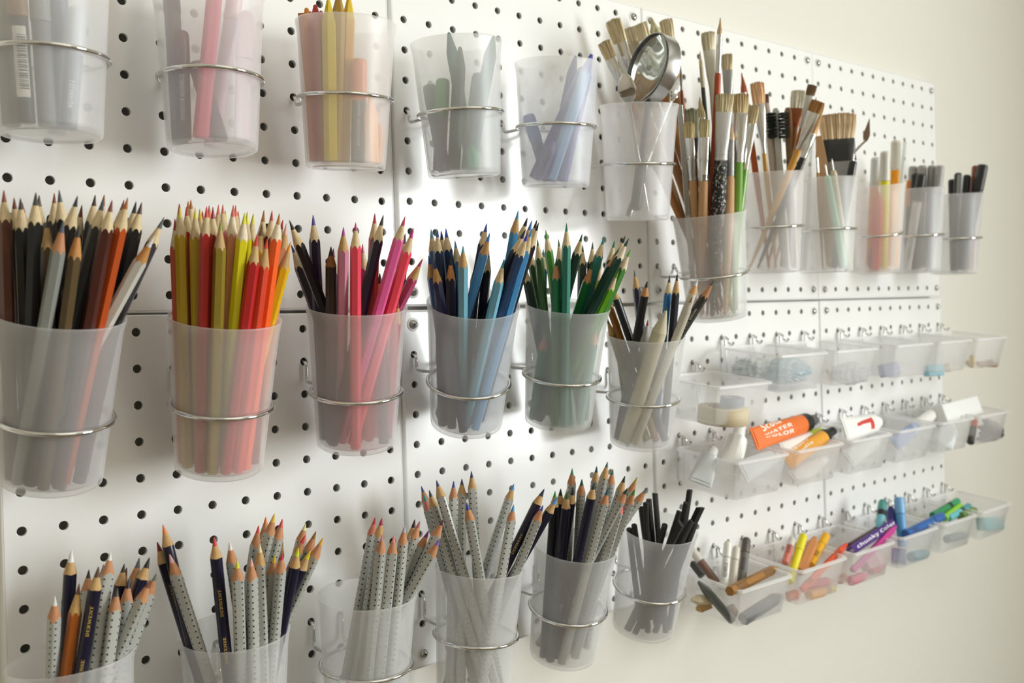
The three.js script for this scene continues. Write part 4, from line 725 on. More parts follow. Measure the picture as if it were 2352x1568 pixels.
const woodGrain = canvasMap(256, 64, (g, w, h) => { g.fillStyle = '#fff'; g.fillRect(0, 0, w, h); for (let k = 0; k < 90; k++) { g.fillStyle = `rgba(120,70,30,${0.05 + rnd() * 0.16})`; g.fillRect(rnd() * w, rnd() * h - 20, 1 + rnd() * 2, 20 + rnd() * 60); } }, 1, 40);
function woodMat(hex) { return mat('w' + hex, () => new THREE.MeshStandardMaterial({ color: hex, roughness: 0.75, map: woodGrain })); }
const TEXTS = { 'M2.6': ['#b89c1f', '#5a5424', [[0.06, 'Light Yellow / Köstlar Mura']], '34px sans-serif'], 'M2.9': ['#aa2a24', '#e8c8c0', [[0.1, 'Red / Röd']], '34px sans-serif'], 'M2.3': ['#a02722', '#e0c0b8', [[0.14, 'Red / Röd']], '34px sans-serif'], 'M2.22': ['#b32424', '#8a1c1c', [[0.34, 'GLASTONBURY']], '34px sans-serif'], 'M6.12': ['#33332f', '#d8d8d4', [[0.5, '||||| ||| |||||| |||| EDDING']], 'bold 38px monospace'] };
const NAVYTEXT = new Set(['B1.4', 'B2.1', 'B2.3', 'B4.10']);
function pencil(key, kind, tip, base, body, lead, wood, label) {
  const g = thing(kind === 'stump' || kind === 'bigstump' ? 'blending_stump' : 'colored_pencil', label, kind.endsWith('stump') ? 'stump' : 'pencil', 'pencils in the frosted cups');
  const L = tip.distanceTo(base);
  const n = 24; let rho, rmin, k, leadR, bm;
  if (kind === 'hex') { rho = hexR(0.00328); rmin = 0.00328; k = 4.6 + rnd() * 0.7; leadR = 0.0012 + rnd() * 0.0003; }
  else if (kind === 'grip') { rho = triR(0.00395); rmin = 0.0036; k = 3.3 + rnd() * 0.5; leadR = 0.0013 + rnd() * 0.0003; }
  else if (kind === 'bigstump') { rho = () => 0.0066; rmin = 0.0066; k = 3.6; leadR = 0.001; }
  else if (kind === 'stump') { rho = () => 0.0044; rmin = 0.0044; k = 5.2; leadR = 0.0012; }
  else { const w = rnd() * 6; rho = (p) => 0.0037 * (1 + 0.012 * Math.sin(5 * p + w)); rmin = 0.0038; k = 3.4 + rnd() * 0.5; leadR = 0.0015 + rnd() * 0.0004; }
  const edge = (p) => L - k * rho(p);
  const vLen = kind === 'grip' ? 0.004 : 0.175;
  const bodyGeo = crease(around([[0, rho], [edge, rho]], n, vLen), 0.35);
  const text = TEXTS[key];
  if (text) bm = new THREE.MeshPhysicalMaterial({ map: lettering(...text), roughness: 0.35 });
  else if (kind === 'grip') bm = gripMat;
  else if (kind === 'round' && body.startsWith('#14122a') || body === '#15142e') bm = NAVYTEXT.has(key) ? navyMat : paint('#15132c', 0.25);
  else if (kind.endsWith('stump') || body === '#bcb6a6') bm = paint(body, 0.9);
  else if (body === '#9c8f3f') bm = mat('gold', () => new THREE.MeshPhysicalMaterial({ color: '#b8a648', metalness: 0.7, roughness: 0.35 }));
  else bm = paint(body, 0.3);
  part(g, 'body', bodyGeo, bm);
  const yl = L - k * leadR;
  part(g, 'sharpened_wood', crease(around([[edge, rho], [yl, leadR]], n, 0.175, false), 0.6), kind.endsWith('stump') ? paint(wood, 0.9) : woodMat(wood));
  const blunt = 0.15 + rnd() * 0.25;
  part(g, 'lead', smooth(around([[yl, leadR], [L - k * leadR * blunt, leadR * (blunt + 0.12)], [L - 0.00025, leadR * blunt * 0.55], [L, 0.00001]], 12, 0.175, false)), paint(lead, 0.45));
  place(g, base, tip, text || bm === navyMat ? 'face' : rnd() * 6.28);
  return g;
}
function charcoal(kind, tip, base, body, label) {
  const L = tip.distanceTo(base), r = kind === 'charcoal8' ? 0.0039 : 0.0027, sq = kind === 'charcoal8';
  const rho = sq ? (p) => r * (0.92 + 0.07 * Math.cos(4 * p)) : (p) => r * (1 + 0.05 * Math.sin(3 * p) + 0.03 * Math.sin(7 * p)), s1 = rnd() * 6, sl = sq ? 0.9 : 0.3;
  const top = (p) => L - r * sl * (1 + Math.cos(p + s1)) * 0.5;
  const rows = [[0, rho], [L * 0.3, (p) => rho(p) * 1.03], [L * 0.65, (p) => rho(p) * 0.97], [(p) => top(p) - 0.0004, rho], [top, (p) => rho(p) * 0.88], [() => L - r * sl * 0.5, 0.00001]];
  const m = solo('charcoal_stick', crease(around(rows, 14, 0.1), 0.7), paint(body, 0.75), label, 'charcoal', 'charcoal sticks'); place(m, base, tip, rnd() * 6); return m;
}
const barcode = canvasMap(128, 512, (g, w, h) => { g.fillStyle = '#e6e6dc'; g.fillRect(0, 0, w, h); g.fillStyle = '#30343c'; let y = 60; while (y < 450) { const t = 3 + rnd() * 10; g.fillRect(34, y, 84, t); y += t + 3 + rnd() * 9; } g.font = '20px sans-serif'; g.save(); g.translate(18, 440); g.rotate(-Math.PI / 2); g.fillText('5 011386 093 2', 0, 6); g.restore(); });
function marker(key, tip, base, body, cap, label, r = 0.0056) {
  const g = thing('marker_pen', label, 'marker', 'markers in the frosted cups'), L = tip.distanceTo(base), cl = Math.min(0.034, L * 0.4);
  const lm = TEXTM[key] ? new THREE.MeshPhysicalMaterial({ map: lettering(body, TEXTM[key][1], [[0.1, TEXTM[key][0]]], 'bold 44px sans-serif'), roughness: 0.4 }) : paint(body, 0.4);
  part(g, 'barrel', crease(around([[0, r * 0.82], [0.0008, r * 0.92], [L - cl, r * 0.92], [L - cl, r * 0.5]], 24, 0.12), 0.5), lm);
  part(g, 'cap', lathe([[0, L - cl + 0.0002], [r * 0.93, L - cl + 0.0002], [r, L - cl + 0.001], [r * 0.97, L - 0.0035], [r * 0.86, L - 0.0012], [r * 0.55, L - 0.0002], [0, L]], 24), paint(cap, 0.35));
  if (key === 'T1.0') { const lab = new THREE.CylinderGeometry(r * 0.935, r * 0.935, 0.04, 16, 1, true, -0.75, 1.5); lab.translate(0, 0.034, 0); part(g, 'barcode_label', lab, new THREE.MeshStandardMaterial({ map: barcode, roughness: 0.6 }), 'white barcode sticker'); }
  if (key === 'U6.5' || key === 'U6.1') part(g, 'clip', new RoundedBoxGeometry(0.0022, 0.028, 0.0012, 2, 0.0005).translate(0, L - 0.017, r + 0.0012), metal('#8a8a86', 0.3));
  place(g, base, tip, key === 'U6.5' ? 1.9 : 'face'); return g;
}
const TEXTM = { 'T3.7': ['Artist Oil Pastel  Aquarelle', '#c8ccd2'], 'T2.1': ['NEOCOLOR AQUARELLE', '#b8bcc0'], 'T1.2': ['AQUARELLE 2', '#d0d4d8'], 'U5.6': ['10 MARKER 0.5', '#3c3c3a'] };
function crayon(tip, base, body, lead, label, r = 0.0048) {
  const g = thing('wax_crayon', label, 'crayon', 'crayons in the frosted cups'), L = tip.distanceTo(base), cl = Math.min(0.016, L * 0.3), rho = hexR(r * 0.9);
  part(g, 'body', crease(around([[0, rho], [L - cl, rho]], 24, 0.175), 0.35), paint(body, 0.42));
  part(g, 'tip', crease(around([[L - cl, rho], [L - 0.0008, r * 0.28], [L, 0.00001]], 24, 0.175, false), 0.6), paint(lead, 0.55));
  place(g, base, tip, rnd() * 6); return g;
}
// bristle tuft: many thin tapered hairs between two ellipses
function tuft(y0, len, rx0, rz0, rx1, rz1, round, count = 110) {
  const pos = [], idx = [], col = [];
  for (let k = 0; k < count; k++) {
    const a = rnd() * 6.283, q = Math.sqrt(rnd()), cx = q * Math.cos(a), cz = q * Math.sin(a);
    const l = len * (round ? 1 - 0.55 * q * q + (rnd() - 0.5) * 0.08 : 1 - 0.1 * rnd() - 0.05 * cx * cx), w = Math.max(rx0, 0.002) * 0.085 + 0.00022, tone = 0.95 + rnd() * 0.4, b = pos.length / 3;
    const bx = cx * rx0, bz = cz * rz0, ex = cx * rx1 * (round ? 0.35 : 1) + (rnd() - 0.5) * 0.0005, ez = cz * rz1 * (round ? 0.35 : 1) + (rnd() - 0.5) * 0.0005;
    const ringPts = [[bx, y0 - 0.0005, bz, w], [(bx + ex) / 2 + cx * rx1 * (round ? 0.16 : 0.04), y0 + l * 0.55, (bz + ez) / 2 + cz * rz1 * (round ? 0.16 : 0.04), w], [ex, y0 + l, ez, w * 0.4]];
    for (const [x, y, z, ww] of ringPts) for (let m = 0; m < 3; m++) { const t = m * 2.094 + k; pos.push(x + ww * Math.sin(t), y, z + ww * Math.cos(t)); col.push(tone, tone, tone); }
    for (let s = 0; s < 2; s++) for (let m = 0; m < 3; m++) { const A = b + s * 3 + m, B = b + s * 3 + (m + 1) % 3; idx.push(A, B, B + 3, A, B + 3, A + 3); }
    idx.push(b + 6, b + 7, b + 8);
  }
  const g = new THREE.BufferGeometry(); g.setAttribute('position', new THREE.Float32BufferAttribute(pos, 3)); g.setAttribute('color', new THREE.Float32BufferAttribute(col, 3)); g.setIndex(idx); g.computeVertexNormals(); return g;
}
const PALEHAIR = /^#[bcd]/;
const splatter = canvasMap(256, 1024, (g, w, h) => { g.fillStyle = '#1b1b1b'; g.fillRect(0, 0, w, h); const cs = ['#d8d8d2', '#b9b4a6', '#8a8474', '#e6e4dc', '#b05a8a', '#5a6a8a', '#c8b83a']; for (let k = 0; k < 900; k++) { g.globalAlpha = 0.35 + rnd() * 0.6; g.fillStyle = cs[Math.floor(rnd() * rnd() * cs.length)]; g.beginPath(); g.ellipse(rnd() * w, rnd() * h, 1 + rnd() * 5, 3 + rnd() * 22 * rnd(), rnd() - 0.5, 0, 7); g.fill(); } g.globalAlpha = 1; }, 1, 9);
function brush(tip, base, d, label) {
  const [shape, bl, bw, fl, fw, hw, bc, fc, hc] = d, g = thing('paint_brush', label, 'brush', 'brushes in the frosted cups'), L = tip.distanceTo(base);
  const y1 = L - bl, y0 = y1 - fl, flat = shape === 'flat', hr = hw / 2, fr = fw / 2;
  const wide = bw > 0.03, bx = bw / 2 * (flat ? 0.92 : 1), bz = flat ? Math.min(bw * 0.17, 0.0035) + 0.0008 : bw / 2;
  const hz = wide ? 0.0035 : hr, fz = wide ? 0.004 : fr;
  const hm = hc === '#2a2a2a' ? mat('splat', () => new THREE.MeshStandardMaterial({ map: splatter, roughness: 0.6 })) : hc === '#b88f5e' || hc === '#bd9468' || hc === '#cda67c' ? woodMat(hc) : paint(hc, 0.28);
  const hl = Math.min(y0, 0.16), narrow = wide ? 0.0035 : hr * 0.45;
  part(g, 'handle', loft([[0, narrow * 0.5, narrow * 0.5], [0.001, narrow * 0.8, narrow * 0.8], [y0 * 0.35, (narrow + hr * 0.4) / 1.2, (narrow + Math.min(hr, hz) * 0.4) / 1.2], [y0 * 0.72, hr * (wide ? 0.6 : 1.0), hz], [y0 - 0.004, fr * 0.98 + (hr - fr) * 0.4, wide ? hz : fr * 0.98 + (hr - fr) * 0.4], [y0 + 0.002, fr * 0.9, wide ? hz : fr * 0.9]]), hm);
  const fm = fc === '#c9c9c6' ? metal('#d4d4d2', 0.16) : paint(fc, 0.35, { metalness: fc === '#2a2a2a' ? 0 : 0.35 });
  const fe = part(g, 'ferrule', loft([[y0, fr, fz], [y0 + 0.001, fr * 1.06, fz * 1.06], [y0 + 0.0022, fr, fz], [y0 + fl * 0.12, fr * 1.0, fz], [y0 + fl * 0.14, fr * 1.05, fz * 1.05], [y0 + fl * 0.17, fr, fz], [y0 + fl * 0.45, (fr + bx) / 2, flat ? (fz + bz) / 2 : fz], [y1 - 0.0005, bx, bz], [y1, bx * 0.97, bz * 0.95]], 24), fm);
  const bm = mat('hair' + bc, () => new THREE.MeshStandardMaterial({ color: new THREE.Color(bc).lerp(new THREE.Color('#e8dcba'), PALEHAIR.test(bc) ? 0.45 : 0.08), roughness: 0.7, vertexColors: true }));
  const b = part(g, 'bristles', tuft(y1, bl, bx * 0.92, bz * 0.88, (bw / 2) * (flat ? 1.02 : 0.9), bz * (flat ? 0.6 : 0.9), !flat, wide ? 260 : 130), bm); b.userData.kind = 'stuff';
  place(g, base, tip, 'face'); g.rotateY((rnd() - 0.5) * 0.7); return g;
}
const KW = { hex: 'hexagonal pencil', round: 'round pencil', grip: 'dotted pencil', stump: 'paper stump', bigstump: 'thick paper stump' };
for (const [id, list] of Object.entries(STICKS)) list.forEach((s, n) => {
  const [kind, order, tx, ty, tz, bx, by, bz, ...d] = s, tip = V(tx, ty, tz), base = V(bx, by, bz), key = id + '.' + n;
  const where = `${ordinal(order)} from left in ${CUPNAME[id]}`;
  if (KW[kind]) pencil(key, kind, tip, base, d[0], d[1], d[2], `${kind === 'grip' ? 'silver-grey' : colourWord(d[0])} ${KW[kind]} with ${colourWord(d[1])} tip, ${where}`);
  else if (kind.startsWith('charcoal')) charcoal(kind, tip, base, d[0], `black charcoal stick, ${where}`);
  else if (kind === 'marker') marker(key, tip, base, d[0], d[1], `${colourWord(d[0])} marker pen with ${colourWord(d[1])} cap, ${where}`, id === 'U6' && n === 5 ? 0.0068 : id === 'U6' ? 0.0048 : 0.0056);
  else if (kind === 'crayon') crayon(tip, base, d[0], d[1], `${colourWord(d[0])} wax crayon, ${where}`);
  else if (kind === 'block') { const L = tip.distanceTo(base), m = solo('pastel_block', new RoundedBoxGeometry(0.010, L, 0.006, 2, 0.0006).translate(0, L / 2, 0), paint(d[0], 0.7), `flat brown pastel block, ${where}`, 'pastel'); place(m, base, tip, 'face'); }
  else if (kind === 'brush') brush(tip, base, d, `${colourWord(d[6])} ${d[0]} brush with ${colourWord(d[8])} handle, ${where}`);
  else if (kind === 'rod') { const L = tip.distanceTo(base), m = solo('acrylic_rod', lathe([[0, 0], [0.0025, 0], [0.0025, L - 0.0005], [0.002, L], [0, L]], 16), mat('rod', () => new THREE.MeshPhysicalMaterial({ color: '#eef0ee', transmission: 0.8, roughness: 0.15, thickness: 0 })), `clear plastic rod, ${where}`, 'rod'); place(m, base, tip, 0); }
  else if (kind === 'strip') { const L = tip.distanceTo(base), m = solo('steel_spatula', new RoundedBoxGeometry(0.0052, L, 0.0012, 2, 0.0005).translate(0, L / 2, 0), metal('#cfd0d0', 0.2), `thin shiny steel spatula blade, ${where}`, 'spatula'); place(m, base, tip, 'face'); }
  else if (kind === 'toothbrush') {
    const g = thing('scrub_brush', `${colourWord(d[0])} toothbrush with black bristles, ${where}`, 'toothbrush'), L = tip.distanceTo(base);
    part(g, 'handle', loft([[0, 0.003, 0.002], [0.002, 0.0045, 0.003], [L * 0.5, 0.0052, 0.003], [L - 0.05, 0.004, 0.0028], [L - 0.03, 0.0055, 0.0026], [L - 0.004, 0.0055, 0.0026], [L, 0.003, 0.0015]]), paint(d[0], 0.4));
    const rows = []; for (let a = 0; a < 8; a++) for (let b = -1; b <= 1; b++) { const t = tuft(0.002, 0.0085, 0.0011, 0.0011, 0.0014, 0.0014, false, 10); t.rotateX(Math.PI / 2); t.translate(b * 0.003, L - 0.006 - a * 0.0033, 0); rows.push(t); }
    const bb = part(g, 'bristles', mergeGeometries(rows), mat('tb' + d[1], () => new THREE.MeshStandardMaterial({ color: d[1], roughness: 0.8, vertexColors: true }))); bb.userData.kind = 'stuff';
    place(g, base, tip, 'face'); g.rotateY(-1.0);
  }
  else if (kind === 'knife') {
    const g = thing('palette_knife', `palette knife with bent neck and black handle, ${where}`, 'palette knife'), L = tip.distanceTo(base), yh = L - 0.048;
    part(g, 'handle', loft([[0, 0.0025, 0.0025], [0.002, 0.0042, 0.0042], [yh * 0.6, 0.0048, 0.0048], [yh - 0.002, 0.0042, 0.0042], [yh, 0.003, 0.003]]), paint(d[0], 0.3));
    part(g, 'neck', wire([V(0, yh - 0.004, 0), V(-0.001, yh + 0.008, 0), V(0.002, yh + 0.014, 0), V(0.0085, yh + 0.023, 0)], 0.0013, 24), metal('#c8c8c6', 0.18));
    const sh = new THREE.Shape(); sh.moveTo(-0.0015, 0); sh.quadraticCurveTo(-0.0045, 0.006, -0.003, 0.011); sh.lineTo(0, 0.026); sh.lineTo(0.003, 0.011); sh.quadraticCurveTo(0.0045, 0.006, 0.0015, 0); sh.closePath();
    const bg = new THREE.ExtrudeGeometry(sh, { depth: 0.0008, bevelEnabled: false }); bg.translate(0.0085, yh + 0.022, -0.0004); part(g, 'blade', bg, metal('#8c7a6c', 0.3)); place(g, base, tip, 'face');
  }
  else if (kind === 'paddle') { const L = tip.distanceTo(base), sh = new THREE.Shape(), r = 0.0058; sh.moveTo(-0.003, L); sh.lineTo(-r, L - 0.03); sh.lineTo(-r, r); sh.absarc(0, r, r, Math.PI, 2 * Math.PI, false); sh.lineTo(r, L - 0.03); sh.lineTo(0.003, L); sh.closePath(); const ho = new THREE.Path(); ho.absarc(0, 0.009, 0.0016, 0, 7, true); sh.holes.push(ho);
    const m = solo('wooden_paddle', new THREE.ExtrudeGeometry(sh, { depth: 0.002, bevelEnabled: true, bevelSize: 0.0004, bevelThickness: 0.0004, bevelSegments: 2 }), paint(d[0], 0.6), `flat tan wooden modelling paddle, ${where}`, 'paddle'); place(m, base, tip, 'face'); }
  else if (kind === 'tool') { const g = thing('needle_tool', `${colourWord(d[0])} handled needle tool, ${where}`, 'tool'), L = tip.distanceTo(base);
    part(g, 'handle', lathe([[0, 0], [0.0035, 0.0005], [0.0042, 0.004], [0.0038, L * 0.5], [0.0034, L - 0.017], [0.0026, L - 0.0135], [0, L - 0.0135]], 20), paint(d[0], 0.35)); part(g, 'needle', lathe([[0.0008, L - 0.0145], [0.0008, L - 0.003], [0.0001, L]], 10), metal()); place(g, base, tip, 0); }
});

// ---------------------------------------------------------------- clear bins on hooks
function rectRow(y, hw, z0, z1, r, n = 6) { const p = []; [[hw - r, z1 - r, 0], [-hw + r, z1 - r, 1], [-hw + r, z0 + r, 2], [hw - r, z0 + r, 3]].forEach(([cx, cz, q]) => { for (let k = 0; k <= n; k++) { const a = Math.PI / 2 * (q + k / n); p.push([cx + r * Math.cos(a), y, cz + r * Math.sin(a)]); } }); return p; }
function loftRows(rows, capEnds) {
  const n = rows[0].length, pos = rows.flat(2), idx = [];
  for (let j = 0; j + 1 < rows.length; j++) for (let k = 0; k < n; k++) { const a = j * n + k, b = j * n + (k + 1) % n; idx.push(a, a + n, b, b, a + n, b + n); }
  for (const [j, flip] of capEnds) { const c = pos.length / 3, row = rows[j]; pos.push(row.reduce((s, p) => s + p[0], 0) / n, row[0][1], row.reduce((s, p) => s + p[2], 0) / n); for (let k = 0; k < n; k++) { const a = j * n + k, b = j * n + (k + 1) % n; flip ? idx.push(c, a, b) : idx.push(c, b, a); } }
  const g = new THREE.BufferGeometry(); g.setAttribute('position', new THREE.Float32BufferAttribute(pos, 3)); g.setIndex(idx); return crease(g, 0.6);
}
const t = 0.0012;
const binGeo = loftRows([rectRow(-0.0395, 0.0365, 0.0015, 0.0725, 0.005), rectRow(-0.0385, 0.0372, 0.0008, 0.0732, 0.005), rectRow(-0.0026, 0.0425, 0, 0.0768, 0.006), rectRow(-0.0026, 0.0414, 0.0012, 0.0756, 0.006), rectRow(-0.0378, 0.0361, 0.0018, 0.0719, 0.0045)], [[0, true], [4, false]]);
const binRim = loftRows([rectRow(-0.0025, 0.0425, 0, 0.0768, 0.006), rectRow(-0.0025, 0.0448, 0, 0.079, 0.007), rectRow(-0.0003, 0.0448, 0, 0.079, 0.007), rectRow(0, 0.0443, 0.0003, 0.0785, 0.007), rectRow(0, 0.0414, 0.0012, 0.0758, 0.006), rectRow(-0.0025, 0.0414, 0.0012, 0.0756, 0.006), rectRow(-0.0025, 0.0425, 0, 0.0768, 0.006)], []);
const rimMat = new THREE.MeshPhysicalMaterial({ color: '#ffffff', roughness: 0.35, transmission: 0.62, thickness: 0, ior: 1.42 });
const binMat = new THREE.MeshPhysicalMaterial({ color: '#ffffff', roughness: 0.26, transmission: 0.84, thickness: 0, ior: 1.42 });
const loopGeo = (() => { const c = new THREE.CatmullRomCurve3([[-0.021, -0.026], [-0.021, -0.012], [-0.0165, -0.0075], [0.0165, -0.0075], [0.021, -0.012], [0.021, -0.026], [0.0165, -0.0305], [-0.0165, -0.0305]].map(([x, y]) => V(x, y, 0.0024)), true, 'centripetal'); return new THREE.TubeGeometry(c, 80, 0.0011, 8, true); })();
const BINS = [['A', 25, 6], ['A', 29, 5], ['A', 33, 5], ['A', 38, 5], ['A', 42, 5], ['A', 46, 5]];
for (const [row, j] of [['B', 9], ['C', 14]]) for (let k = 0; k < 6; k++) BINS.push([row, 26 + 4 * k, j]);
const ROWN = { A: 'upper', B: 'middle', C: 'lower' }, BINN = ['first', 'second', 'third', 'fourth', 'fifth', 'last'];
BINS.forEach(([row, ic, j], n) => {
  const k = n % 6, where = `${BINN[k]} bin in the ${ROWN[row]} bin row`;
  const c = holeAt(ic, j), g = thing('clear_bin', `clear plastic storage bin on the pegboard, ${where}`, 'bin', 'clear bins on the pegboard');
  part(g, 'box', binGeo, binMat); part(g, 'rim', binRim, rimMat); part(g, 'handle_outline', loopGeo, binMat);
  g.position.set(c.x, c.y - 0.0095, 0.0105); g.rotation.x = 0.115;
  const h = thing('wire_hook', `pair of chrome wire hooks carrying the ${where}`, 'hook', 'chrome bin hooks');
  for (const s of [-1, 1]) { const p = holeAt(ic + s, j); part(h, 'hook', wire([V(p.x, p.y + 0.008, -0.008), V(p.x, p.y + 0.002, -0.005), V(p.x, p.y + 0.0008, 0.001), V(p.x, p.y, 0.005), V(p.x, p.y - 0.0028, 0.0085), V(p.x, p.y - 0.006, 0.0095), V(p.x, p.y - 0.0082, 0.0118), V(p.x, p.y - 0.0075, 0.0142), V(p.x, p.y - 0.0055, 0.0155)], 0.0013, 32, 8), chrome); part(h, 'leg', wire([V(p.x, p.y - 0.002, 0.004), V(p.x, p.y - 0.015, 0.0045), V(p.x, p.y - 0.038, 0.0055), V(p.x, p.y - 0.046, 0.0045)], 0.0013, 16, 8), chrome); }
});
const tubeMap = (base, ink, text) => canvasMap(512, 512, (g, w, h) => { g.fillStyle = base; g.fillRect(0, 0, w, h); if (text === 'L') { g.fillStyle = '#d0382e'; g.fillRect(200, 180, 40, 190); g.fillRect(200, 180, 110, 44); } else if (text) { g.fillStyle = ink; const ws = text.split(' '); ws.forEach((s, i) => { g.save(); g.translate(170 + i * 75, 440); g.rotate(-Math.PI / 2); g.font = 'bold 62px sans-serif'; g.fillText(s, 0, 0); g.restore(); }); g.fillStyle = '#141414'; g.fillRect(110, 60, 260, 60); } });
for (const s of BINITEMS) {
  const [kind, x0, y0, z0, x1, y1, z1, r, col, col2, label, text, hgt] = s, tip = V(x0, y0, z0), base = V(x1, y1, z1), L = tip.distanceTo(base);
  if (kind === 'mk') {
    const g = thing('marker_pen', label, 'marker', 'markers in the clear bins'), cl = Math.min(0.03, L * 0.35);
    part(g, 'barrel', crease(around([[0, r * 0.8], [0.0008, r * 0.93], [L - cl, r * 0.93], [L - cl, r * 0.5]], 20, 0.06), 0.5), text ? new THREE.MeshPhysicalMaterial({ map: lettering(col, '#26262a', [[0.2, text]], 'bold 90px sans-serif'), roughness: 0.4 }) : paint(col, 0.4));
    part(g, 'cap', lathe([[0, L - cl + 0.0002], [r * 0.94, L - cl + 0.0002], [r, L - cl + 0.001], [r * 0.97, L - 0.003], [r * 0.7, L - 0.0006], [0, L]], 20), paint(col2, 0.35));
    if (/band/.test(label)) part(g, 'band', lathe([[r * 0.9, L - cl - 0.009], [r * 0.96, L - cl - 0.009], [r * 0.96, L - cl - 0.001], [r * 0.9, L - cl - 0.001]], 20), paint('#222426', 0.4));
    place(g, base, tip, 'face');
  } else if (kind === 'cr' || kind === 'pn') {
    const isPen = kind === 'pn', isPeg = /peg/.test(label), isPencil = /pencil/.test(label), nm = isPen ? 'ball_pen' : isPeg ? 'wooden_peg' : isPencil ? 'colored_pencil' : 'wax_crayon';
    const g = thing(nm, label, isPen ? 'pen' : isPeg ? 'peg' : isPencil ? 'pencil' : 'crayon'), cl = Math.min(0.012, L * 0.28), rho = hexR(r * 0.9);
    part(g, 'body', crease(around([[0, rho], [L - cl, rho]], 24, 0.06), 0.35), text ? new THREE.MeshPhysicalMaterial({ map: lettering(col, '#2a241c', [[0.15, text]], 'bold 90px sans-serif'), roughness: 0.45 }) : paint(col, 0.5));
    part(g, isPeg ? 'end' : 'tip', crease(around([[L - cl, rho], [L - 0.0006, r * (isPeg ? 0.8 : 0.4)], [L, 0.00001]], 24, 0.06, false), 0.6), paint(col2, 0.5)); place(g, base, tip, 'face');
  } else if (kind === 'tb') {
    const g = thing('paint_tube', label, 'paint tube', 'paint tubes in the clear bins'), cl = Math.min(0.014, L * 0.22), y1b = L - cl - 0.004;
    const geo = loft([[0, r * 1.18, 0.0008], [0.003, r * 1.17, 0.0009], [0.0032, r * 1.14, 0.0016], [y1b * 0.5, r * 1.08, r * 0.62], [y1b, r, r], [y1b + 0.0015, r * 0.92, r * 0.92], [y1b + 0.003, r * 0.55, r * 0.55]], 28);
    const uv = geo.attributes.uv, p = geo.attributes.position; for (let k = 0; k < uv.count; k++) uv.setXY(k, (Math.atan2(p.getX(k), p.getZ(k)) / 6.2832 + 0.5), p.getY(k) / L);
    part(g, 'tube', geo, text ? new THREE.MeshPhysicalMaterial({ map: tubeMap(col, '#f4efe4', text), roughness: 0.35 }) : paint(col, 0.32));
    part(g, 'cap', lathe([[0, y1b + 0.002], [r * 0.6, y1b + 0.002], [r * 0.66, y1b + 0.003], [r * 0.6, L - 0.001], [r * 0.5, L], [0, L]], 24), paint(col2, 0.35));
    if (/lime/.test(label)) part(g, 'label_band', loft([[y1b * 0.62, r * 1.06, r * 0.74], [y1b * 0.85, r * 1.04, r * 0.93]], 28), paint('#c6d42a', 0.4));
    if (/blue paint/.test(label)) part(g, 'white_label', loft([[y1b * 0.55, r * 1.1, r * 0.68], [y1b * 0.98, r * 1.03, r * 1.01]], 28), paint('#eceae6', 0.4));
    place(g, base, tip, 'face');
  } else if (kind === 'bx' || kind === 'bl') {
    const w = kind === 'bx' ? r : r * 1.8, d = kind === 'bx' ? r * 0.9 : r * 1.3, nm = kind === 'bx' ? 'chunky_marker' : /packet/.test(label) ? 'folded_packet' : /box/.test(label) ? 'small_box' : 'chalk_block';
    const geo = new RoundedBoxGeometry(w, L, d, 3, Math.min(0.002, d * 0.2)); geo.translate(0, L / 2, 0);
    const m = solo(nm, geo, kind === 'bx' ? new THREE.MeshPhysicalMaterial({ map: canvasMap(128, 512, (g, W, H) => { g.fillStyle = col; g.fillRect(0, 0, W, H); g.save(); g.translate(W * 0.7, H * 0.92); g.rotate(-Math.PI / 2); g.fillStyle = '#efecf2'; g.font = 'bold 74px sans-serif'; g.fillText(text, 0, 0); g.restore(); }), roughness: 0.35 }) : paint(col, 0.6), label, kind === 'bx' ? 'marker' : /eraser/.test(label) ? 'eraser' : /packet/.test(label) ? 'packet' : /box/.test(label) ? 'box' : 'chalk');
    place(m, base, tip, 'face');
  } else if (kind === 'rl') {
    const g = thing('tape_roll', label, 'tape', 'tape rolls'); part(g, 'tape', lathe([[r * 0.62, 0], [r, 0], [r, hgt], [r * 0.62, hgt]], 48), paint(col, 0.6)); part(g, 'core', lathe([[r * 0.56, 0.0002], [r * 0.62, 0.0002], [r * 0.62, hgt - 0.0002], [r * 0.56, hgt - 0.0002], [r * 0.56, 0.0002]], 48), paint('#c8c2b4', 0.8));
    g.position.copy(base).add(V(0, -hgt / 2, 0)); g.rotation.x = 0.115;
  } else if (kind === 'bg') {
    const geo = mergeVertices(new THREE.IcosahedronGeometry(1, 12).deleteAttribute('normal').deleteAttribute('uv')), p = geo.attributes.position, v = V(0, 0, 0), ph = [rnd() * 9, rnd() * 9, rnd() * 9];
    for (let k = 0; k < p.count; k++) { v.fromBufferAttribute(p, k); const f = 1 + 0.16 * Math.abs(Math.sin(5 * v.x + ph[0]) * Math.cos(6 * v.y + ph[1])) + 0.12 * Math.abs(Math.sin(9 * v.z + 4 * v.x + ph[2])) - 0.08 * Math.abs(Math.sin(17 * v.y + 11 * v.x)); p.setXYZ(k, v.x * f * r * 1.05, v.y * f * r * 0.5, v.z * f * r * 0.8); }
    const m = solo('crumpled_bag', crease(geo, 0.3), mat('bag' + col, () => new THREE.MeshPhysicalMaterial({ color: col, roughness: 0.25, transmission: 0.55, thickness: 0 })), label, 'bag'); m.position.copy(base);
  }
}

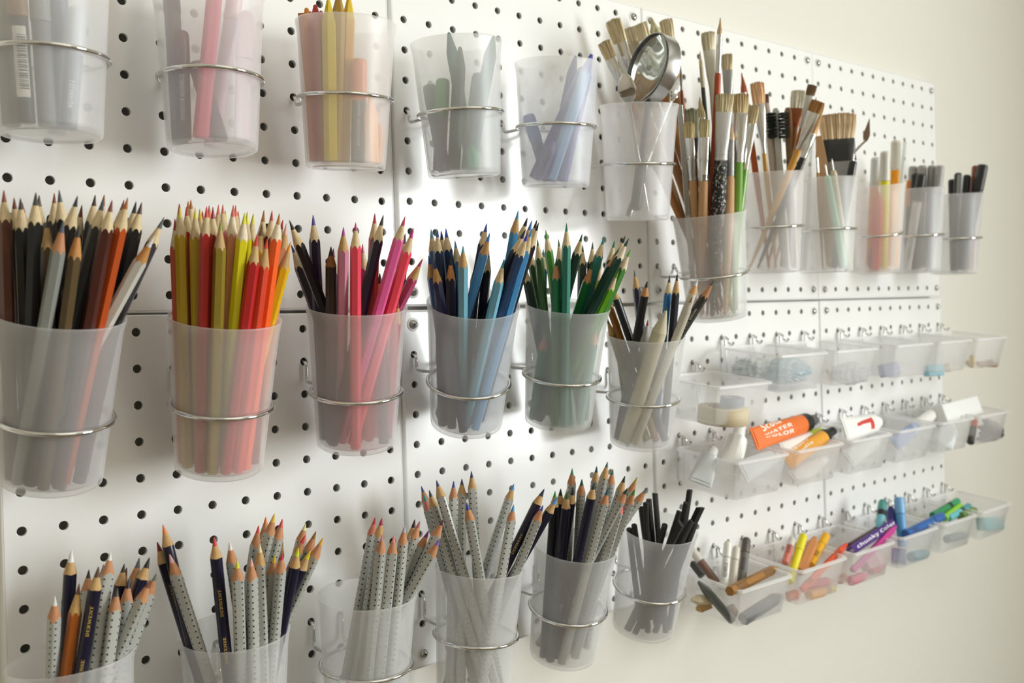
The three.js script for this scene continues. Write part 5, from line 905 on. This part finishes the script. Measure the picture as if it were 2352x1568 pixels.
// ---------------------------------------------------------------- magnifier and spoon in their cup
{
  const f = cupFrame(CUPS.T6);
  const g = thing('magnifying_glass', 'round magnifying glass with silver band standing in the magnifier cup', 'magnifier');
  const c = V(0.5271, 0.1261, 0.0679), foot = V(0.5034, -0.0034, 0.0636);
  const ax = V(-0.9636, 0.1987, -0.1788);
  const q = new THREE.Quaternion().setFromUnitVectors(V(0, 1, 0), ax), R = 0.0325;
  const band = part(g, 'band', lathe([[R - 0.0012, -0.0065], [R, -0.0065], [R, 0.0065], [R - 0.0012, 0.0065], [R - 0.0012, -0.0065]], 64), metal('#c6c6c4', 0.22)); band.position.copy(c); band.quaternion.copy(q);
  const lens = part(g, 'lens', lathe([[0.00001, -0.0009], [0.012, -0.0007], [0.022, -0.0002], [R - 0.0014, 0.0007], [R - 0.0014, 0.0023], [0.022, 0.0032], [0.012, 0.0037], [0.00001, 0.0039]], 64), new THREE.MeshPhysicalMaterial({ color: '#e8f2ee', roughness: 0.03, transmission: 1, thickness: 0.004, ior: 1.5 }), 'clear glass lens'); lens.position.copy(c); lens.quaternion.copy(q);
  const hb = foot.clone(), ht = c.clone().add(foot.clone().sub(c).normalize().multiplyScalar(R + 0.001)), L = ht.distanceTo(hb);
  const handle = part(g, 'handle', lathe([[0, 0], [0.004, 0], [0.0052, 0.003], [0.0052, L * 0.45], [0.0035, L * 0.52], [0.003, L - 0.004], [0.0042, L], [0, L]], 20), paint('#33353a', 0.35)); place(handle, hb, ht, 0);
  for (const [bowl, nm, w] of [[V(0.4840, 0.1010, 0.0759), 'first', 0.0085], [V(0.5769, 0.1177, 0.0519), 'second', 0.0055]]) {
    const s = thing('teaspoon', `shiny steel teaspoon, bowl ${nm === 'first' ? 'beside the lens rim' : 'behind the silver band'} in the magnifier cup`, 'spoon');
    const ft = f.bottom.clone().addScaledVector(f.a, 0.004).add(V(nm === 'first' ? 0.004 : -0.006, 0, nm === 'first' ? 0.007 : -0.008)), len = bowl.distanceTo(ft);
    part(s, 'bowl', loft([[len - 0.014, 0.0016, 0.0007], [len - 0.008, w * 0.75, 0.002], [len, w, 0.0026], [len + 0.009, w * 0.72, 0.002], [len + 0.014, w * 0.2, 0.0008]], 24), metal('#d8d8d6', 0.08)); part(s, 'handle', loft([[0, 0.0035, 0.0008], [0.02, 0.003, 0.0009], [len * 0.6, 0.0018, 0.0011], [len - 0.0135, 0.0017, 0.0008]], 12), metal('#d8d8d6', 0.1)); place(s, ft, bowl, 'face');
  }
}

renderer.render(scene, camera);
